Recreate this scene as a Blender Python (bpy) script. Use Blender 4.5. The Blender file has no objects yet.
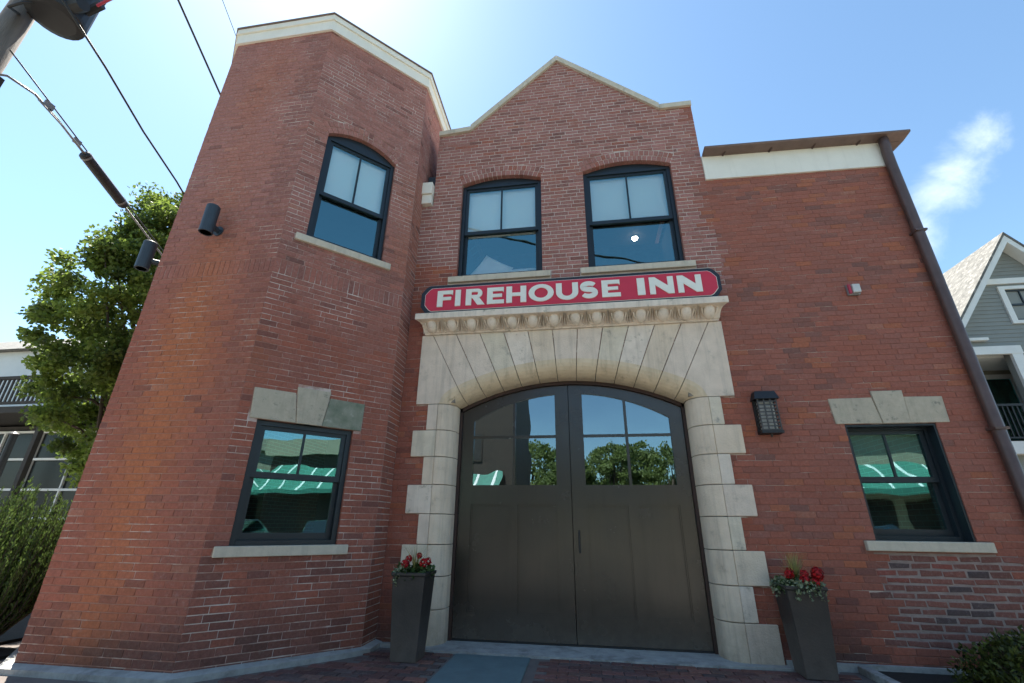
import bpy, math, random
from mathutils import Vector, Matrix, noise as mnoise
from mathutils.geometry import tessellate_polygon
random.seed(11)
R = random.random
def U(a, b): return a + (b - a) * random.random()
scene = bpy.context.scene
col = scene.collection

# ------------------------------------------------------------------ camera
CAM_H, CAM_D = 1.28, 5.7
pitch, roll, yaw = math.radians(22.318), math.radians(0.693), math.radians(-8.830)
FPX = 445.67
Fv = Vector((math.sin(yaw) * math.cos(pitch), math.cos(yaw) * math.cos(pitch), math.sin(pitch)))
R0 = Vector((math.cos(yaw), -math.sin(yaw), 0)); U0 = R0.cross(Fv)
Rv = R0 * math.cos(roll) + U0 * math.sin(roll)
Uv = -R0 * math.sin(roll) + U0 * math.cos(roll)
CAM = Vector((0, -CAM_D, CAM_H))
cd = bpy.data.cameras.new('camera'); cam = bpy.data.objects.new('camera', cd); col.objects.link(cam)
m = Matrix((Rv, Uv, -Fv)).transposed().to_4x4(); m.translation = CAM; cam.matrix_world = m
cd.sensor_width = 36; cd.lens = FPX / 1024 * 36; cd.clip_start = 0.05; cd.clip_end = 900
scene.camera = cam
def project(p):
    d = p - CAM; z = d.dot(Fv)
    if z <= 0.05: return None
    return 512 + FPX * d.dot(Rv) / z, 341.5 - FPX * d.dot(Uv) / z, z

# ------------------------------------------------------------------ world, sun, exposure
SUN = Vector((-0.538, 0.457, 1.333)).normalized()
sun_el = math.asin(SUN.z); sun_az = math.atan2(SUN.x, SUN.y)
w = bpy.data.worlds.new('World'); scene.world = w; w.use_nodes = True
nt = w.node_tree; N = nt.nodes; LK = nt.links; N.clear()
sky = N.new('ShaderNodeTexSky'); sky.sky_type = 'NISHITA'; sky.sun_disc = False
sky.sun_elevation = sun_el; sky.sun_rotation = sun_az
sky.altitude = 20; sky.air_density = 1.0; sky.dust_density = .35; sky.ozone_density = .75
bg = N.new('ShaderNodeBackground'); bg.inputs['Strength'].default_value = 0.088
out = N.new('ShaderNodeOutputWorld')
tc = N.new('ShaderNodeTexCoord')
def wn(t, **k):
    n = N.new(t)
    for a, b in k.items(): setattr(n, a, b)
    return n
# one torn wisp of fair-weather cloud plus thin scattered cirrus over the rest of the sky
nz = wn('ShaderNodeTexNoise'); nz.inputs['Scale'].default_value = 8; nz.inputs['Detail'].default_value = 9
nz.inputs['Roughness'].default_value = 0.62; nz.inputs['Distortion'].default_value = 0.35
LK.new(tc.outputs['Generated'], nz.inputs['Vector'])
def blob(c, r0, r1):
    d = wn('ShaderNodeVectorMath', operation='DISTANCE'); d.inputs[1].default_value = c
    LK.new(tc.outputs['Generated'], d.inputs[0])
    mr = wn('ShaderNodeMapRange', interpolation_type='SMOOTHSTEP')
    mr.inputs['From Min'].default_value = r0; mr.inputs['From Max'].default_value = r1
    mr.inputs['To Min'].default_value = 1; mr.inputs['To Max'].default_value = 0
    LK.new(d.outputs['Value'], mr.inputs['Value']); return mr.outputs['Result']
mx = None
for c, r0, r1 in [((0.605, 0.592, 0.532), 0.0, 0.072), ((0.588, 0.625, 0.513), 0.0, 0.085), ((0.572, 0.658, 0.49), 0.0, 0.09), ((0.556, 0.70, 0.449), 0.0, 0.11)]:
    b = blob(c, r0, r1)
    if mx is None: mx = b
    else:
        q = wn('ShaderNodeMath', operation='MAXIMUM'); LK.new(mx, q.inputs[0]); LK.new(b, q.inputs[1]); mx = q.outputs[0]
ad = wn('ShaderNodeMath', operation='ADD'); LK.new(nz.outputs['Fac'], ad.inputs[0])
ms = wn('ShaderNodeMath', operation='MULTIPLY'); LK.new(mx, ms.inputs[0]); ms.inputs[1].default_value = 0.5
LK.new(ms.outputs[0], ad.inputs[1])
cr = wn('ShaderNodeMapRange', interpolation_type='SMOOTHSTEP'); cr.inputs['From Min'].default_value = 0.68; cr.inputs['From Max'].default_value = 1.2
cr.inputs['To Max'].default_value = 0.62
LK.new(ad.outputs[0], cr.inputs['Value'])
mixc = wn('ShaderNodeMix', data_type='RGBA'); LK.new(cr.outputs['Result'], mixc.inputs['Factor'])
tint = wn('ShaderNodeVectorMath', operation='MULTIPLY'); tint.inputs[1].default_value = (.87, 1.0, .985); LK.new(sky.outputs['Color'], tint.inputs[0]); LK.new(tint.outputs[0], mixc.inputs['A']); mixc.inputs['B'].default_value = (5.6, 6.1, 6.5, 1)
LK.new(mixc.outputs['Result'], bg.inputs['Color']); LK.new(bg.outputs[0], out.inputs['Surface'])
sd = bpy.data.lights.new('sun', 'SUN'); sd.energy = 5.0; sd.angle = math.radians(0.53); sd.color = (1.0, 0.94, 0.84)
so = bpy.data.objects.new('sun', sd); col.objects.link(so); so.rotation_euler = SUN.to_track_quat('Z', 'Y').to_euler(); so.location = (0, 0, 30)
vs = scene.view_settings; vs.view_transform = 'Standard'; vs.look = 'None'; vs.gamma = 1; vs.use_curve_mapping = False
vs.exposure = 1.66
scene.render.engine = 'CYCLES'

# ------------------------------------------------------------------ materials
def newmat(name):
    m = bpy.data.materials.new(name); m.use_nodes = True
    t = m.node_tree; return m, t, t.nodes, t.links, t.nodes['Principled BSDF']
def pm(name, c1, c2=None, scale=6, rough=.7, bump=0, bscale=None, metal=0, detail=6, c3=None, s3=2.0, t3=(.55, .7), spec=.5, coat=0, stretch=None, rvar=0, streak=0, dust=None):
    """two-tone noise colour, optional third tone in larger patches, fine bump"""
    m, t, n, l, b = newmat(name)
    b.inputs['Roughness'].default_value = rough; b.inputs['Metallic'].default_value = metal
    b.inputs['Specular IOR Level'].default_value = spec; b.inputs['Coat Weight'].default_value = coat
    g = n.new('ShaderNodeNewGeometry'); pos = g.outputs['Position']
    if stretch:
        mp = n.new('ShaderNodeMapping'); mp.inputs['Scale'].default_value = stretch; l.new(pos, mp.inputs['Vector']); pos = mp.outputs['Vector']
    if c2 is None: c2 = tuple(x * .8 for x in c1)
    z = n.new('ShaderNodeTexNoise'); z.inputs['Scale'].default_value = scale; z.inputs['Detail'].default_value = detail; z.inputs['Roughness'].default_value = .65
    l.new(pos, z.inputs['Vector'])
    r = n.new('ShaderNodeMapRange'); r.inputs['From Min'].default_value = .3; r.inputs['From Max'].default_value = .7
    l.new(z.outputs['Fac'], r.inputs['Value'])
    mx = n.new('ShaderNodeMix'); mx.data_type = 'RGBA'; mx.inputs['A'].default_value = (*c1, 1); mx.inputs['B'].default_value = (*c2, 1)
    l.new(r.outputs['Result'], mx.inputs['Factor']); c = mx.outputs['Result']
    if c3:
        z3 = n.new('ShaderNodeTexNoise'); z3.inputs['Scale'].default_value = s3; z3.inputs['Detail'].default_value = 8; z3.inputs['Roughness'].default_value = .7
        l.new(pos, z3.inputs['Vector'])
        r3 = n.new('ShaderNodeMapRange'); r3.interpolation_type = 'SMOOTHSTEP'; r3.inputs['From Min'].default_value = t3[0]; r3.inputs['From Max'].default_value = t3[1]
        l.new(z3.outputs['Fac'], r3.inputs['Value'])
        m3 = n.new('ShaderNodeMix'); m3.data_type = 'RGBA'; l.new(r3.outputs['Result'], m3.inputs['Factor'])
        l.new(c, m3.inputs['A']); m3.inputs['B'].default_value = (*c3, 1); c = m3.outputs['Result']
    if streak:        # rain and soot run down the face in narrow uneven tracks
        ms_ = n.new('ShaderNodeMapping'); ms_.inputs['Scale'].default_value = (9, 9, .55); l.new(g.outputs['Position'], ms_.inputs['Vector'])
        zs = n.new('ShaderNodeTexNoise'); zs.inputs['Scale'].default_value = 1.0; zs.inputs['Detail'].default_value = 7; zs.inputs['Roughness'].default_value = .7; l.new(ms_.outputs['Vector'], zs.inputs['Vector'])
        rs = n.new('ShaderNodeMapRange'); rs.inputs['From Min'].default_value = .5; rs.inputs['From Max'].default_value = .75; rs.inputs['To Min'].default_value = 1; rs.inputs['To Max'].default_value = 1 - streak
        l.new(zs.outputs['Fac'], rs.inputs['Value'])
        sc = n.new('ShaderNodeVectorMath'); sc.operation = 'SCALE'; l.new(c, sc.inputs[0]); l.new(rs.outputs['Result'], sc.inputs['Scale']); c = sc.outputs[0]
    if dust:          # splashed grit on the lowest part: (colour, height)
        sx = n.new('ShaderNodeSeparateXYZ'); l.new(g.outputs['Position'], sx.inputs[0])
        rd = n.new('ShaderNodeMapRange'); rd.inputs['From Min'].default_value = dust[1]; rd.inputs['From Max'].default_value = 0; l.new(sx.outputs['Z'], rd.inputs['Value'])
        zd = n.new('ShaderNodeTexNoise'); zd.inputs['Scale'].default_value = 9; zd.inputs['Detail'].default_value = 8; zd.inputs['Roughness'].default_value = .75; l.new(g.outputs['Position'], zd.inputs['Vector'])
        md = n.new('ShaderNodeMath'); md.operation = 'MULTIPLY'; l.new(rd.outputs['Result'], md.inputs[0]); l.new(zd.outputs['Fac'], md.inputs[1])
        mxd = n.new('ShaderNodeMix'); mxd.data_type = 'RGBA'; l.new(md.outputs[0], mxd.inputs['Factor']); l.new(c, mxd.inputs['A']); mxd.inputs['B'].default_value = (*dust[0], 1); c = mxd.outputs['Result']
    l.new(c, b.inputs['Base Color'])
    if rvar:
        rr = n.new('ShaderNodeMapRange'); rr.inputs['To Min'].default_value = rough - rvar; rr.inputs['To Max'].default_value = rough + rvar
        l.new(z.outputs['Fac'], rr.inputs['Value']); l.new(rr.outputs['Result'], b.inputs['Roughness'])
    if bump:
        zb = n.new('ShaderNodeTexNoise'); zb.inputs['Scale'].default_value = bscale or scale * 8; zb.inputs['Detail'].default_value = 5
        l.new(pos, zb.inputs['Vector'])
        bp = n.new('ShaderNodeBump'); bp.inputs['Strength'].default_value = bump; bp.inputs['Distance'].default_value = .01
        l.new(zb.outputs['Fac'], bp.inputs['Height']); l.new(bp.outputs['Normal'], b.inputs['Normal'])
    return m
M = {}
M['stone'] = pm('limestone', (.80, .66, .525), (.66, .54, .425), 5, .85, .5, 60, c3=(.36, .30, .23), s3=3.1, t3=(.56, .78), streak=.3, dust=((.16, .13, .10), .55))
M['stone_roll'] = pm('limestone_stained_bounce', (.76, .61, .42), (.64, .50, .33), 4, .85, .5, 60, c3=(.30, .22, .14), s3=5, t3=(.58, .75), streak=.3, dust=((.16, .13, .10), .55))  # yellow staining, plus warm ground bounce put into the colour
M['stone_light'] = pm('limestone_pale', (.83, .71, .58), (.70, .59, .475), 7, .85, .4, 70, c3=(.40, .34, .25), s3=9, t3=(.55, .72), streak=.3, dust=((.16, .13, .10), .55))
M['stone_pink'] = pm('limestone_pinkish', (.80, .655, .50), (.67, .54, .40), 4, .85, .5, 60, c3=(.46, .37, .28), s3=4, t3=(.56, .75), streak=.3, dust=((.16, .13, .10), .55))
M['stone_grey'] = pm('limestone_greyish', (.76, .66, .51), (.64, .545, .41), 6, .85, .5, 60, c3=(.34, .30, .25), s3=5, t3=(.56, .75), streak=.3, dust=((.16, .13, .10), .55))
M['lintel'] = pm('lintel_sandstone', (.54, .47, .36), (.42, .37, .28), 9, .9, .6, 70, c3=(.20, .20, .16), s3=12, t3=(.56, .72), streak=.25)
M['lintel_moss'] = pm('lintel_sandstone_mossy', (.33, .33, .26), (.16, .19, .13), 7, .9, .6, 70, c3=(.50, .47, .38), s3=10, t3=(.56, .7))
M['sill'] = pm('sill_stone', (.64, .56, .44), (.52, .46, .36), 8, .85, .4, 60, streak=.25)
M['mortar_core'] = pm('pointing_mortar', (.30, .26, .21), (.20, .17, .14), 20, .95, .5)
M['white_wood'] = pm('cream_painted_wood', (.86, .82, .72), (.79, .75, .65), 3, .6, .12, 40, c3=(.62, .57, .46), s3=2.5, t3=(.62, .85), streak=.08)
M['copper'] = pm('brown_metal_gutter', (.22, .150, .125), (.165, .11, .09), 6, .45, .1, 50, metal=.35, rvar=.1)
M['pipe'] = pm('brown_metal_downspout', (.135, .085, .072), (.095, .062, .055), 5, .45, .08, 40, metal=.3, rvar=.1)
M['frame'] = pm('dark_blue_window_paint', (.013, .021, .028), (.009, .015, .02), 4, .42, .06, 50, rvar=.08)
M['door'] = pm('dark_brown_green_door_paint', (.036, .027, .020), (.027, .021, .016), 1.3, .26, .08, 14, rvar=.12, spec=.7, streak=.22, dust=((.15, .125, .10), .45))
M['door_frame'] = pm('dark_red_brown_wood', (.055, .025, .018), (.032, .016, .012), 6, .55, .2, 40)
M['concrete'] = pm('pale_concrete', (.42, .42, .40), (.26, .26, .25), 7, .9, .9, 35, c3=(.15, .145, .13), s3=3.3, t3=(.48, .75), detail=9)
M['bluestone'] = pm('bluestone_slab', (.13, .19, .20), (.095, .14, .15), 5, .75, .35, 50)
M['paving'] = pm('worn_paving', (.17, .145, .13), (.12, .10, .09), 4, .9, .4, 40)
M['sidewalk'] = pm('sidewalk_concrete', (.40, .37, .32), (.32, .295, .26), 1.5, .9, .3, 40, c3=(.24, .22, .2), s3=.8)
M['asphalt'] = pm('asphalt', (.125, .115, .10), (.10, .092, .082), 3, .9, .4, 60, c3=(.12, .11, .10), s3=.4)
M['mulch'] = pm('dark_mulch', (.022, .018, .014), (.012, .01, .008), 30, .95, 1, 60)
M['soil'] = M['mulch']
M['ground'] = pm('dry_ground', (.20, .18, .14), (.15, .15, .10), .6, .95, .3, 20)
M['sign_red'] = pm('sign_red_paint', (.62, .028, .062), (.56, .024, .054), 5, .45, .05, 40)
M['sign_white'] = pm('sign_white_paint', (.84, .82, .72), (.76, .75, .66), 9, .5, .08, 60)
M['sign_black'] = pm('sign_black_paint', (.014, .018, .026), (.010, .013, .02), 6, .45, .08, 40)
M['black_metal'] = pm('black_metal', (.018, .019, .021), (.011, .012, .013), 8, .5, .1, 60)
M['cage_metal'] = pm('worn_grey_lantern_metal', (.07, .068, .065), (.04, .039, .038), 12, .5, .2, 60)
M['navy_metal'] = pm('dark_slate_metal', (.035, .05, .065), (.028, .04, .052), 8, .5, .1, 60)
M['planter'] = pm('charcoal_planter_resin', (.040, .034, .031), (.030, .025, .023), 5, .5, .2, 60, rvar=.15, streak=.3, dust=((.17, .14, .12), .5))
M['grey_metal'] = pm('galvanised_metal', (.35, .36, .36), (.25, .26, .26), 9, .45, .1, 50, metal=.5)
M['lens'] = pm('pale_plastic', (.62, .62, .58), (.5, .5, .47), 9, .35)
M['red_plastic'] = pm('red_plastic', (.45, .03, .06), None, 9, .5)
M['interior'] = pm('interior_plaster', (.30, .29, .27), (.26, .25, .23), 2, .9)
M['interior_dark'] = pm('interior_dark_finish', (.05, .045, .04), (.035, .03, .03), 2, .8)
M['blind'] = pm('white_window_shade', (.97, .97, .96), (.95, .95, .94), 2, .8, .05, 200)
M['cloth'] = pm('white_pillow_cloth', (.84, .83, .80), (.76, .75, .73), 5, .9, .2, 120)
M['pole'] = pm('weathered_pole_wood', (.19, .16, .135), (.12, .10, .085), 5, .9, .6, 40, stretch=(3, 3, .25))
M['cable'] = pm('black_cable_rubber', (.016, .016, .018), (.01, .01, .012), 8, .6)
M['cable_grey'] = pm('grey_cable', (.22, .22, .22), (.13, .13, .13), 8, .5)
M['bark'] = pm('tree_bark', (.10, .075, .055), (.05, .038, .03), 8, .95, .8, 30, stretch=(2, 2, .4))
M['siding'] = pm('grey_clapboard_paint', (.235, .245, .225), (.205, .215, .20), 2.2, .65, .1, 60)
M['trim'] = pm('white_house_trim', (.72, .72, .69), (.64, .64, .61), 3, .6, .06)
M['shingle'] = pm('pale_grey_shingles', (.17, .165, .15), (.085, .082, .074), 5, .9, .8, 14, c3=(.23, .22, .20), s3=7, t3=(.5, .6), detail=3)
M['porch_wall'] = pm('olive_porch_wall', (.34, .31, .23), (.29, .265, .20), 4, .8)
M['clapboard_white'] = pm('white_clapboard', (.66, .67, .66), (.58, .60, .59), 2, .7)
M['deck_wood'] = pm('grey_deck_wood', (.036, .032, .028), (.022, .02, .018), 8, .85, .3, 40)
M['shop_wall'] = pm('tan_shop_stucco', (.42, .35, .26), (.36, .30, .22), 1.5, .85, .2)
M['shop_brown'] = pm('dark_brown_cladding', (.07, .05, .038), (.05, .036, .028), 2, .7)
M['awning'] = pm('green_awning_canvas', (.06, .22, .165), (.05, .18, .14), 3, .7)
M['awning_white'] = pm('white_awning_trim', (.8, .8, .78), None, 3, .6)
M['car_paint'] = pm('dark_car_paint', (.02, .024, .028), None, 3, .2, coat=1)
M['car_chrome'] = pm('bright_car_metal', (.7, .7, .7), None, 3, .2, metal=1)
M['rubber'] = pm('tyre_rubber', (.02, .02, .02), None, 8, .8)
M['dark_glazing'] = pm('dark_tinted_glazing', (.012, .014, .015), (.008, .01, .011), 1, .25, spec=.25)

def glassmat(name, tint, base, gain, ior=1.5, refl=(.93, .97, 1)):
    m, t, n, l, b = newmat(name); n.remove(b)
    o = n['Material Output']
    tr = n.new('ShaderNodeBsdfTransparent'); tr.inputs['Color'].default_value = (*tint, 1)
    gl = n.new('ShaderNodeBsdfGlossy'); gl.inputs['Roughness'].default_value = .0; gl.inputs['Color'].default_value = (*refl, 1)
    # old panes are never quite flat
    z = n.new('ShaderNodeTexNoise'); z.inputs['Scale'].default_value = 2.2; z.inputs['Detail'].default_value = 1
    g = n.new('ShaderNodeNewGeometry'); l.new(g.outputs['Position'], z.inputs['Vector'])
    bp = n.new('ShaderNodeBump'); bp.inputs['Strength'].default_value = .12; bp.inputs['Distance'].default_value = .02
    l.new(z.outputs['Fac'], bp.inputs['Height']); l.new(bp.outputs['Normal'], gl.inputs['Normal'])
    fr = n.new('ShaderNodeFresnel'); fr.inputs['IOR'].default_value = ior
    mm = n.new('ShaderNodeMath'); mm.operation = 'MULTIPLY_ADD'; mm.use_clamp = True; l.new(fr.outputs[0], mm.inputs[0]); mm.inputs[1].default_value = gain; mm.inputs[2].default_value = base
    mix = n.new('ShaderNodeMixShader'); l.new(mm.outputs[0], mix.inputs[0]); l.new(tr.outputs[0], mix.inputs[1]); l.new(gl.outputs[0], mix.inputs[2])
    l.new(mix.outputs[0], o.inputs['Surface']); return m
M['glass'] = glassmat('window_glass', (.985, .99, .99), .20, 1.4, refl=(.50, .96, 1.0))
M['glass_clear'] = glassmat('clear_inner_face', (.99, .99, .99), .0, .0)
M['glass_far'] = glassmat('far_dark_glass', (.8, .85, .85), .0, .7)
M['glass_door'] = glassmat('door_glass', (.5, .53, .53), .18, 1.5, refl=(.72, .92, 1.0))

def leafmat(name, c, var=.35, trans=.35, rough=.55):
    m, t, n, l, b = newmat(name)
    o = n['Material Output']
    a = n.new('ShaderNodeAttribute'); a.attribute_name = 'leaf_tone'
    r = n.new('ShaderNodeMix'); r.data_type = 'RGBA'
    r.inputs['A'].default_value = (c[0] * (1 - var), c[1] * (1 - var), c[2] * (1 - var), 1)
    r.inputs['B'].default_value = (c[0] * (1 + var * 1.3), c[1] * (1 + var), c[2] * (1 + var * .4), 1)
    l.new(a.outputs['Fac'], r.inputs['Factor'])
    l.new(r.outputs['Result'], b.inputs['Base Color']); b.inputs['Roughness'].default_value = rough
    b.inputs['Specular IOR Level'].default_value = .35
    ts = n.new('ShaderNodeBsdfTranslucent'); l.new(r.outputs['Result'], ts.inputs['Color'])
    mx = n.new('ShaderNodeMixShader'); mx.inputs[0].default_value = trans
    l.new(b.outputs[0], mx.inputs[1]); l.new(ts.outputs[0], mx.inputs[2]); l.new(mx.outputs[0], o.inputs['Surface'])
    return m
M['leaf'] = leafmat('tree_leaf', (.13, .20, .045), .6, .5)
M['leaf_far'] = leafmat('far_tree_leaf', (.15, .20, .07), .3, .5)
M['needle'] = leafmat('upright_shrub_leaf', (.075, .125, .035), .5, .3)
M['box_leaf'] = leafmat('low_bush_leaf', (.06, .08, .02), .8, .25)
M['geranium_leaf'] = leafmat('geranium_leaf', (.06, .11, .03), .3, .3)
M['pale_leaf'] = leafmat('trailing_pale_leaf', (.28, .33, .22), .3, .3)
M['blade'] = leafmat('grass_blade', (.34, .32, .12), .4, .3)
M['petal'] = leafmat('red_petal', (.42, .012, .018), .45, .25)

# brick: colour comes with every single brick (attribute), the shader adds grain, grime and lime bloom
def brickmat():
    m, t, n, l, b = newmat('brick_clay')
    a = n.new('ShaderNodeAttribute'); a.attribute_name = 'brick_tone'
    g = n.new('ShaderNodeNewGeometry')
    z = n.new('ShaderNodeTexNoise'); z.inputs['Scale'].default_value = 38; z.inputs['Detail'].default_value = 6; z.inputs['Roughness'].default_value = .7
    l.new(g.outputs['Position'], z.inputs['Vector'])
    r = n.new('ShaderNodeMapRange'); r.inputs['From Min'].default_value = .25; r.inputs['From Max'].default_value = .75; r.inputs['To Min'].default_value = .68; r.inputs['To Max'].default_value = 1.28
    l.new(z.outputs['Fac'], r.inputs['Value'])
    mu = n.new('ShaderNodeVectorMath'); mu.operation = 'SCALE'; l.new(a.outputs['Color'], mu.inputs[0]); l.new(r.outputs['Result'], mu.inputs['Scale'])
    z2 = n.new('ShaderNodeTexNoise'); z2.inputs['Scale'].default_value = 21; z2.inputs['Detail'].default_value = 8; z2.inputs['Roughness'].default_value = .8
    l.new(g.outputs['Position'], z2.inputs['Vector'])
    r2 = n.new('ShaderNodeMapRange'); r2.interpolation_type = 'SMOOTHSTEP'; r2.inputs['From Min'].default_value = .50; r2.inputs['From Max'].default_value = .72
    l.new(z2.outputs['Fac'], r2.inputs['Value'])
    mm = n.new('ShaderNodeMath'); mm.operation = 'MULTIPLY'; l.new(r2.outputs['Result'], mm.inputs[0]); l.new(a.outputs['Alpha'], mm.inputs[1])
    mx = n.new('ShaderNodeMix'); mx.data_type = 'RGBA'; l.new(mm.outputs[0], mx.inputs['Factor']); l.new(mu.outputs[0], mx.inputs['A']); mx.inputs['B'].default_value = (.42, .34, .30, 1)
    l.new(mx.outputs['Result'], b.inputs['Base Color']); b.inputs['Roughness'].default_value = .88; b.inputs['Specular IOR Level'].default_value = .3
    zb = n.new('ShaderNodeTexNoise'); zb.inputs['Scale'].default_value = 90; zb.inputs['Detail'].default_value = 5
    l.new(g.outputs['Position'], zb.inputs['Vector'])
    bp = n.new('ShaderNodeBump'); bp.inputs['Strength'].default_value = .5; bp.inputs['Distance'].default_value = .006
    l.new(zb.outputs['Fac'], bp.inputs['Height']); l.new(bp.outputs['Normal'], b.inputs['Normal'])
    return m
M['brick'] = brickmat()
M['mortar_light'] = pm('lime_mortar', (.64, .56, .50), (.47, .38, .33), 3.5, .95, .5, 60, c3=(.28, .16, .125), s3=1.3, t3=(.53, .68))
M['mortar_red'] = pm('red_tinted_mortar', (.33, .15, .11), (.25, .115, .085), 4, .95, .5, 60, c3=(.56, .46, .39), s3=2.1, t3=(.51, .60), stretch=(.6, .6, 5))
M['mortar_tower'] = pm('worn_tower_mortar', (.40, .20, .145), (.30, .145, .105), 3.5, .95, .5, 60, c3=(.60, .50, .44), s3=1.5, t3=(.50, .64))
M['mortar_chamfer'] = pm('patchy_tower_mortar', (.40, .21, .16), (.30, .15, .115), 3.5, .95, .5, 60, c3=(.66, .57, .51), s3=1.1, t3=(.44, .60))
M['mortar_patch'] = pm('rough_repair_mortar', (.36, .28, .245), (.23, .165, .145), 8, .95, .7, 40)
def sidebrick():
    m, t, n, l, b = newmat('side_wall_brick')
    g = n.new('ShaderNodeNewGeometry'); s = n.new('ShaderNodeSeparateXYZ'); l.new(g.outputs['Position'], s.inputs[0])
    ad = n.new('ShaderNodeMath'); ad.operation = 'ADD'; l.new(s.outputs['X'], ad.inputs[0]); l.new(s.outputs['Y'], ad.inputs[1])
    c = n.new('ShaderNodeCombineXYZ'); l.new(ad.outputs[0], c.inputs['X']); l.new(s.outputs['Z'], c.inputs['Y'])
    bt = n.new('ShaderNodeTexBrick'); bt.inputs['Scale'].default_value = 1; bt.inputs['Brick Width'].default_value = .21; bt.inputs['Row Height'].default_value = .069
    bt.inputs['Mortar Size'].default_value = .005; bt.inputs['Color1'].default_value = (.22, .075, .05, 1); bt.inputs['Color2'].default_value = (.15, .055, .042, 1); bt.inputs['Mortar'].default_value = (.25, .19, .16, 1)
    l.new(c.outputs[0], bt.inputs['Vector']); l.new(bt.outputs['Color'], b.inputs['Base Color']); b.inputs['Roughness'].default_value = .9
    return m
M['side_brick'] = sidebrick()

# ------------------------------------------------------------------ mesh helpers
WORLD = {}
def tag(o, label=None, cat=None, group=None, kind=None):
    if label: o['label'] = label
    if cat: o['category'] = cat
    if group: o['group'] = group
    if kind: o['kind'] = kind
    return o
def empty(name, loc, label=None, cat=None, group=None):
    o = bpy.data.objects.new(name, None); col.objects.link(o); o.location = loc; o.empty_display_size = .2
    WORLD[o.name] = Vector(loc); return tag(o, label, cat, group)
class MB:
    def __init__(s): s.v = []; s.f = []; s.mi = []
    def add(s, verts, faces, mi=0):
        k = len(s.v); s.v += [Vector(p) for p in verts]
        for f in faces: s.f.append([k + i for i in f]); s.mi.append(mi)
    def box(s, lo, hi, mi=0, rz=0, at=None, ch=0):
        x0, y0, z0 = lo; x1, y1, z1 = hi
        vs = [(x0, y0, z0), (x1, y0, z0), (x1, y1, z0), (x0, y1, z0), (x0, y0, z1), (x1, y0, z1), (x1, y1, z1), (x0, y1, z1)]
        if rz or at:
            c, sn = math.cos(rz), math.sin(rz); a = Vector(at or (0, 0, 0))
            vs = [(p[0] * c - p[1] * sn + a.x, p[0] * sn + p[1] * c + a.y, p[2] + a.z) for p in vs]
        s.add(vs, [(0, 3, 2, 1), (4, 5, 6, 7), (0, 1, 5, 4), (1, 2, 6, 5), (2, 3, 7, 6), (3, 0, 4, 7)], mi); return s
    def prism(s, poly, fr, n0, n1, mi=0):
        """poly in frame (u,z); extruded from n0 (back) to n1 (front) along frame normal"""
        k = len(poly)
        a = [fr(u, z, n1) for u, z in poly]; b = [fr(u, z, n0) for u, z in poly]
        s.add(a + b, [list(range(k))] + [list(range(2 * k - 1, k - 1, -1))] + [[i, k + i, k + (i + 1) % k, (i + 1) % k] for i in range(k)], mi); return s
    def ubox(s, fr, u0, u1, z0, z1, n0, n1, mi=0): return s.prism([(u0, z0), (u1, z0), (u1, z1), (u0, z1)], fr, n0, n1, mi)
    def tube(s, path, r, n=8, mi=0, cap=True):
        path = [Vector(p) for p in path]; k0 = len(s.v); rs = r if isinstance(r, (list, tuple)) else [r] * len(path)
        prev = None
        for i, p in enumerate(path):
            d = (path[min(i + 1, len(path) - 1)] - path[max(i - 1, 0)]).normalized()
            if prev is None: a = d.orthogonal().normalized()
            else: a = (prev - d * prev.dot(d)).normalized()
            prev = a; b = d.cross(a)
            for j in range(n):
                t = 2 * math.pi * j / n; s.v.append(p + (a * math.cos(t) + b * math.sin(t)) * rs[i])
        for i in range(len(path) - 1):
            for j in range(n):
                s.f.append([k0 + i * n + j, k0 + i * n + (j + 1) % n, k0 + (i + 1) * n + (j + 1) % n, k0 + (i + 1) * n + j]); s.mi.append(mi)
        if cap:
            s.f.append([k0 + j for j in reversed(range(n))]); s.mi.append(mi)
            e = k0 + (len(path) - 1) * n; s.f.append([e + j for j in range(n)]); s.mi.append(mi)
        return s
    def lathe(s, c, prof, n=20, mi=0):
        return s.tube([(c[0], c[1], c[2] + z) for r, z in prof], [max(r, .0005) for r, z in prof], n, mi)
    def build(s, name, mats, parent=None, smooth=False, attr=None, bevel=0, origin=None):
        if not isinstance(mats, (list, tuple)): mats = [mats]
        xs = [p.x for p in s.v]; ys = [p.y for p in s.v]; zs = [p.z for p in s.v]
        og = Vector(origin) if origin else Vector(((min(xs) + max(xs)) / 2, (min(ys) + max(ys)) / 2, min(zs)))
        me = bpy.data.meshes.new(name); me.from_pydata([tuple(p - og) for p in s.v], [], s.f)
        for mm in mats: me.materials.append(M[mm] if isinstance(mm, str) else mm)
        if len(mats) > 1: me.polygons.foreach_set('material_index', s.mi)
        if smooth: me.polygons.foreach_set('use_smooth', [True] * len(me.polygons))
        if attr:
            nm, vals = attr
            if len(vals) and isinstance(vals[0], (tuple, list)):
                at = me.attributes.new(nm, 'FLOAT_COLOR', 'FACE'); at.data.foreach_set('color', [x for v in vals for x in v])
            else:
                at = me.attributes.new(nm, 'FLOAT', 'FACE'); at.data.foreach_set('value', vals)
        me.update()
        o = bpy.data.objects.new(name, me); col.objects.link(o)
        WORLD[o.name] = og
        if parent is not None:
            o.parent = parent; o.location = og - WORLD[parent.name]
        else: o.location = og
        if bevel:
            bv = o.modifiers.new('bevel', 'BEVEL'); bv.width = bevel; bv.segments = 2; bv.limit_method = 'ANGLE'; bv.angle_limit = .6
        return o
def frame(O, Ud):
    """wall frame: u along Ud, z up, n outward (to the right-hand side of Ud seen from above)"""
    O = Vector(O); Ud = Vector(Ud).normalized(); Nn = Vector((Ud.y, -Ud.x, 0))
    def f(u, z, n=0): return O + Ud * u + Nn * n + Vector((0, 0, z))
    f.N = Nn; f.U = Ud; return f
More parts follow.
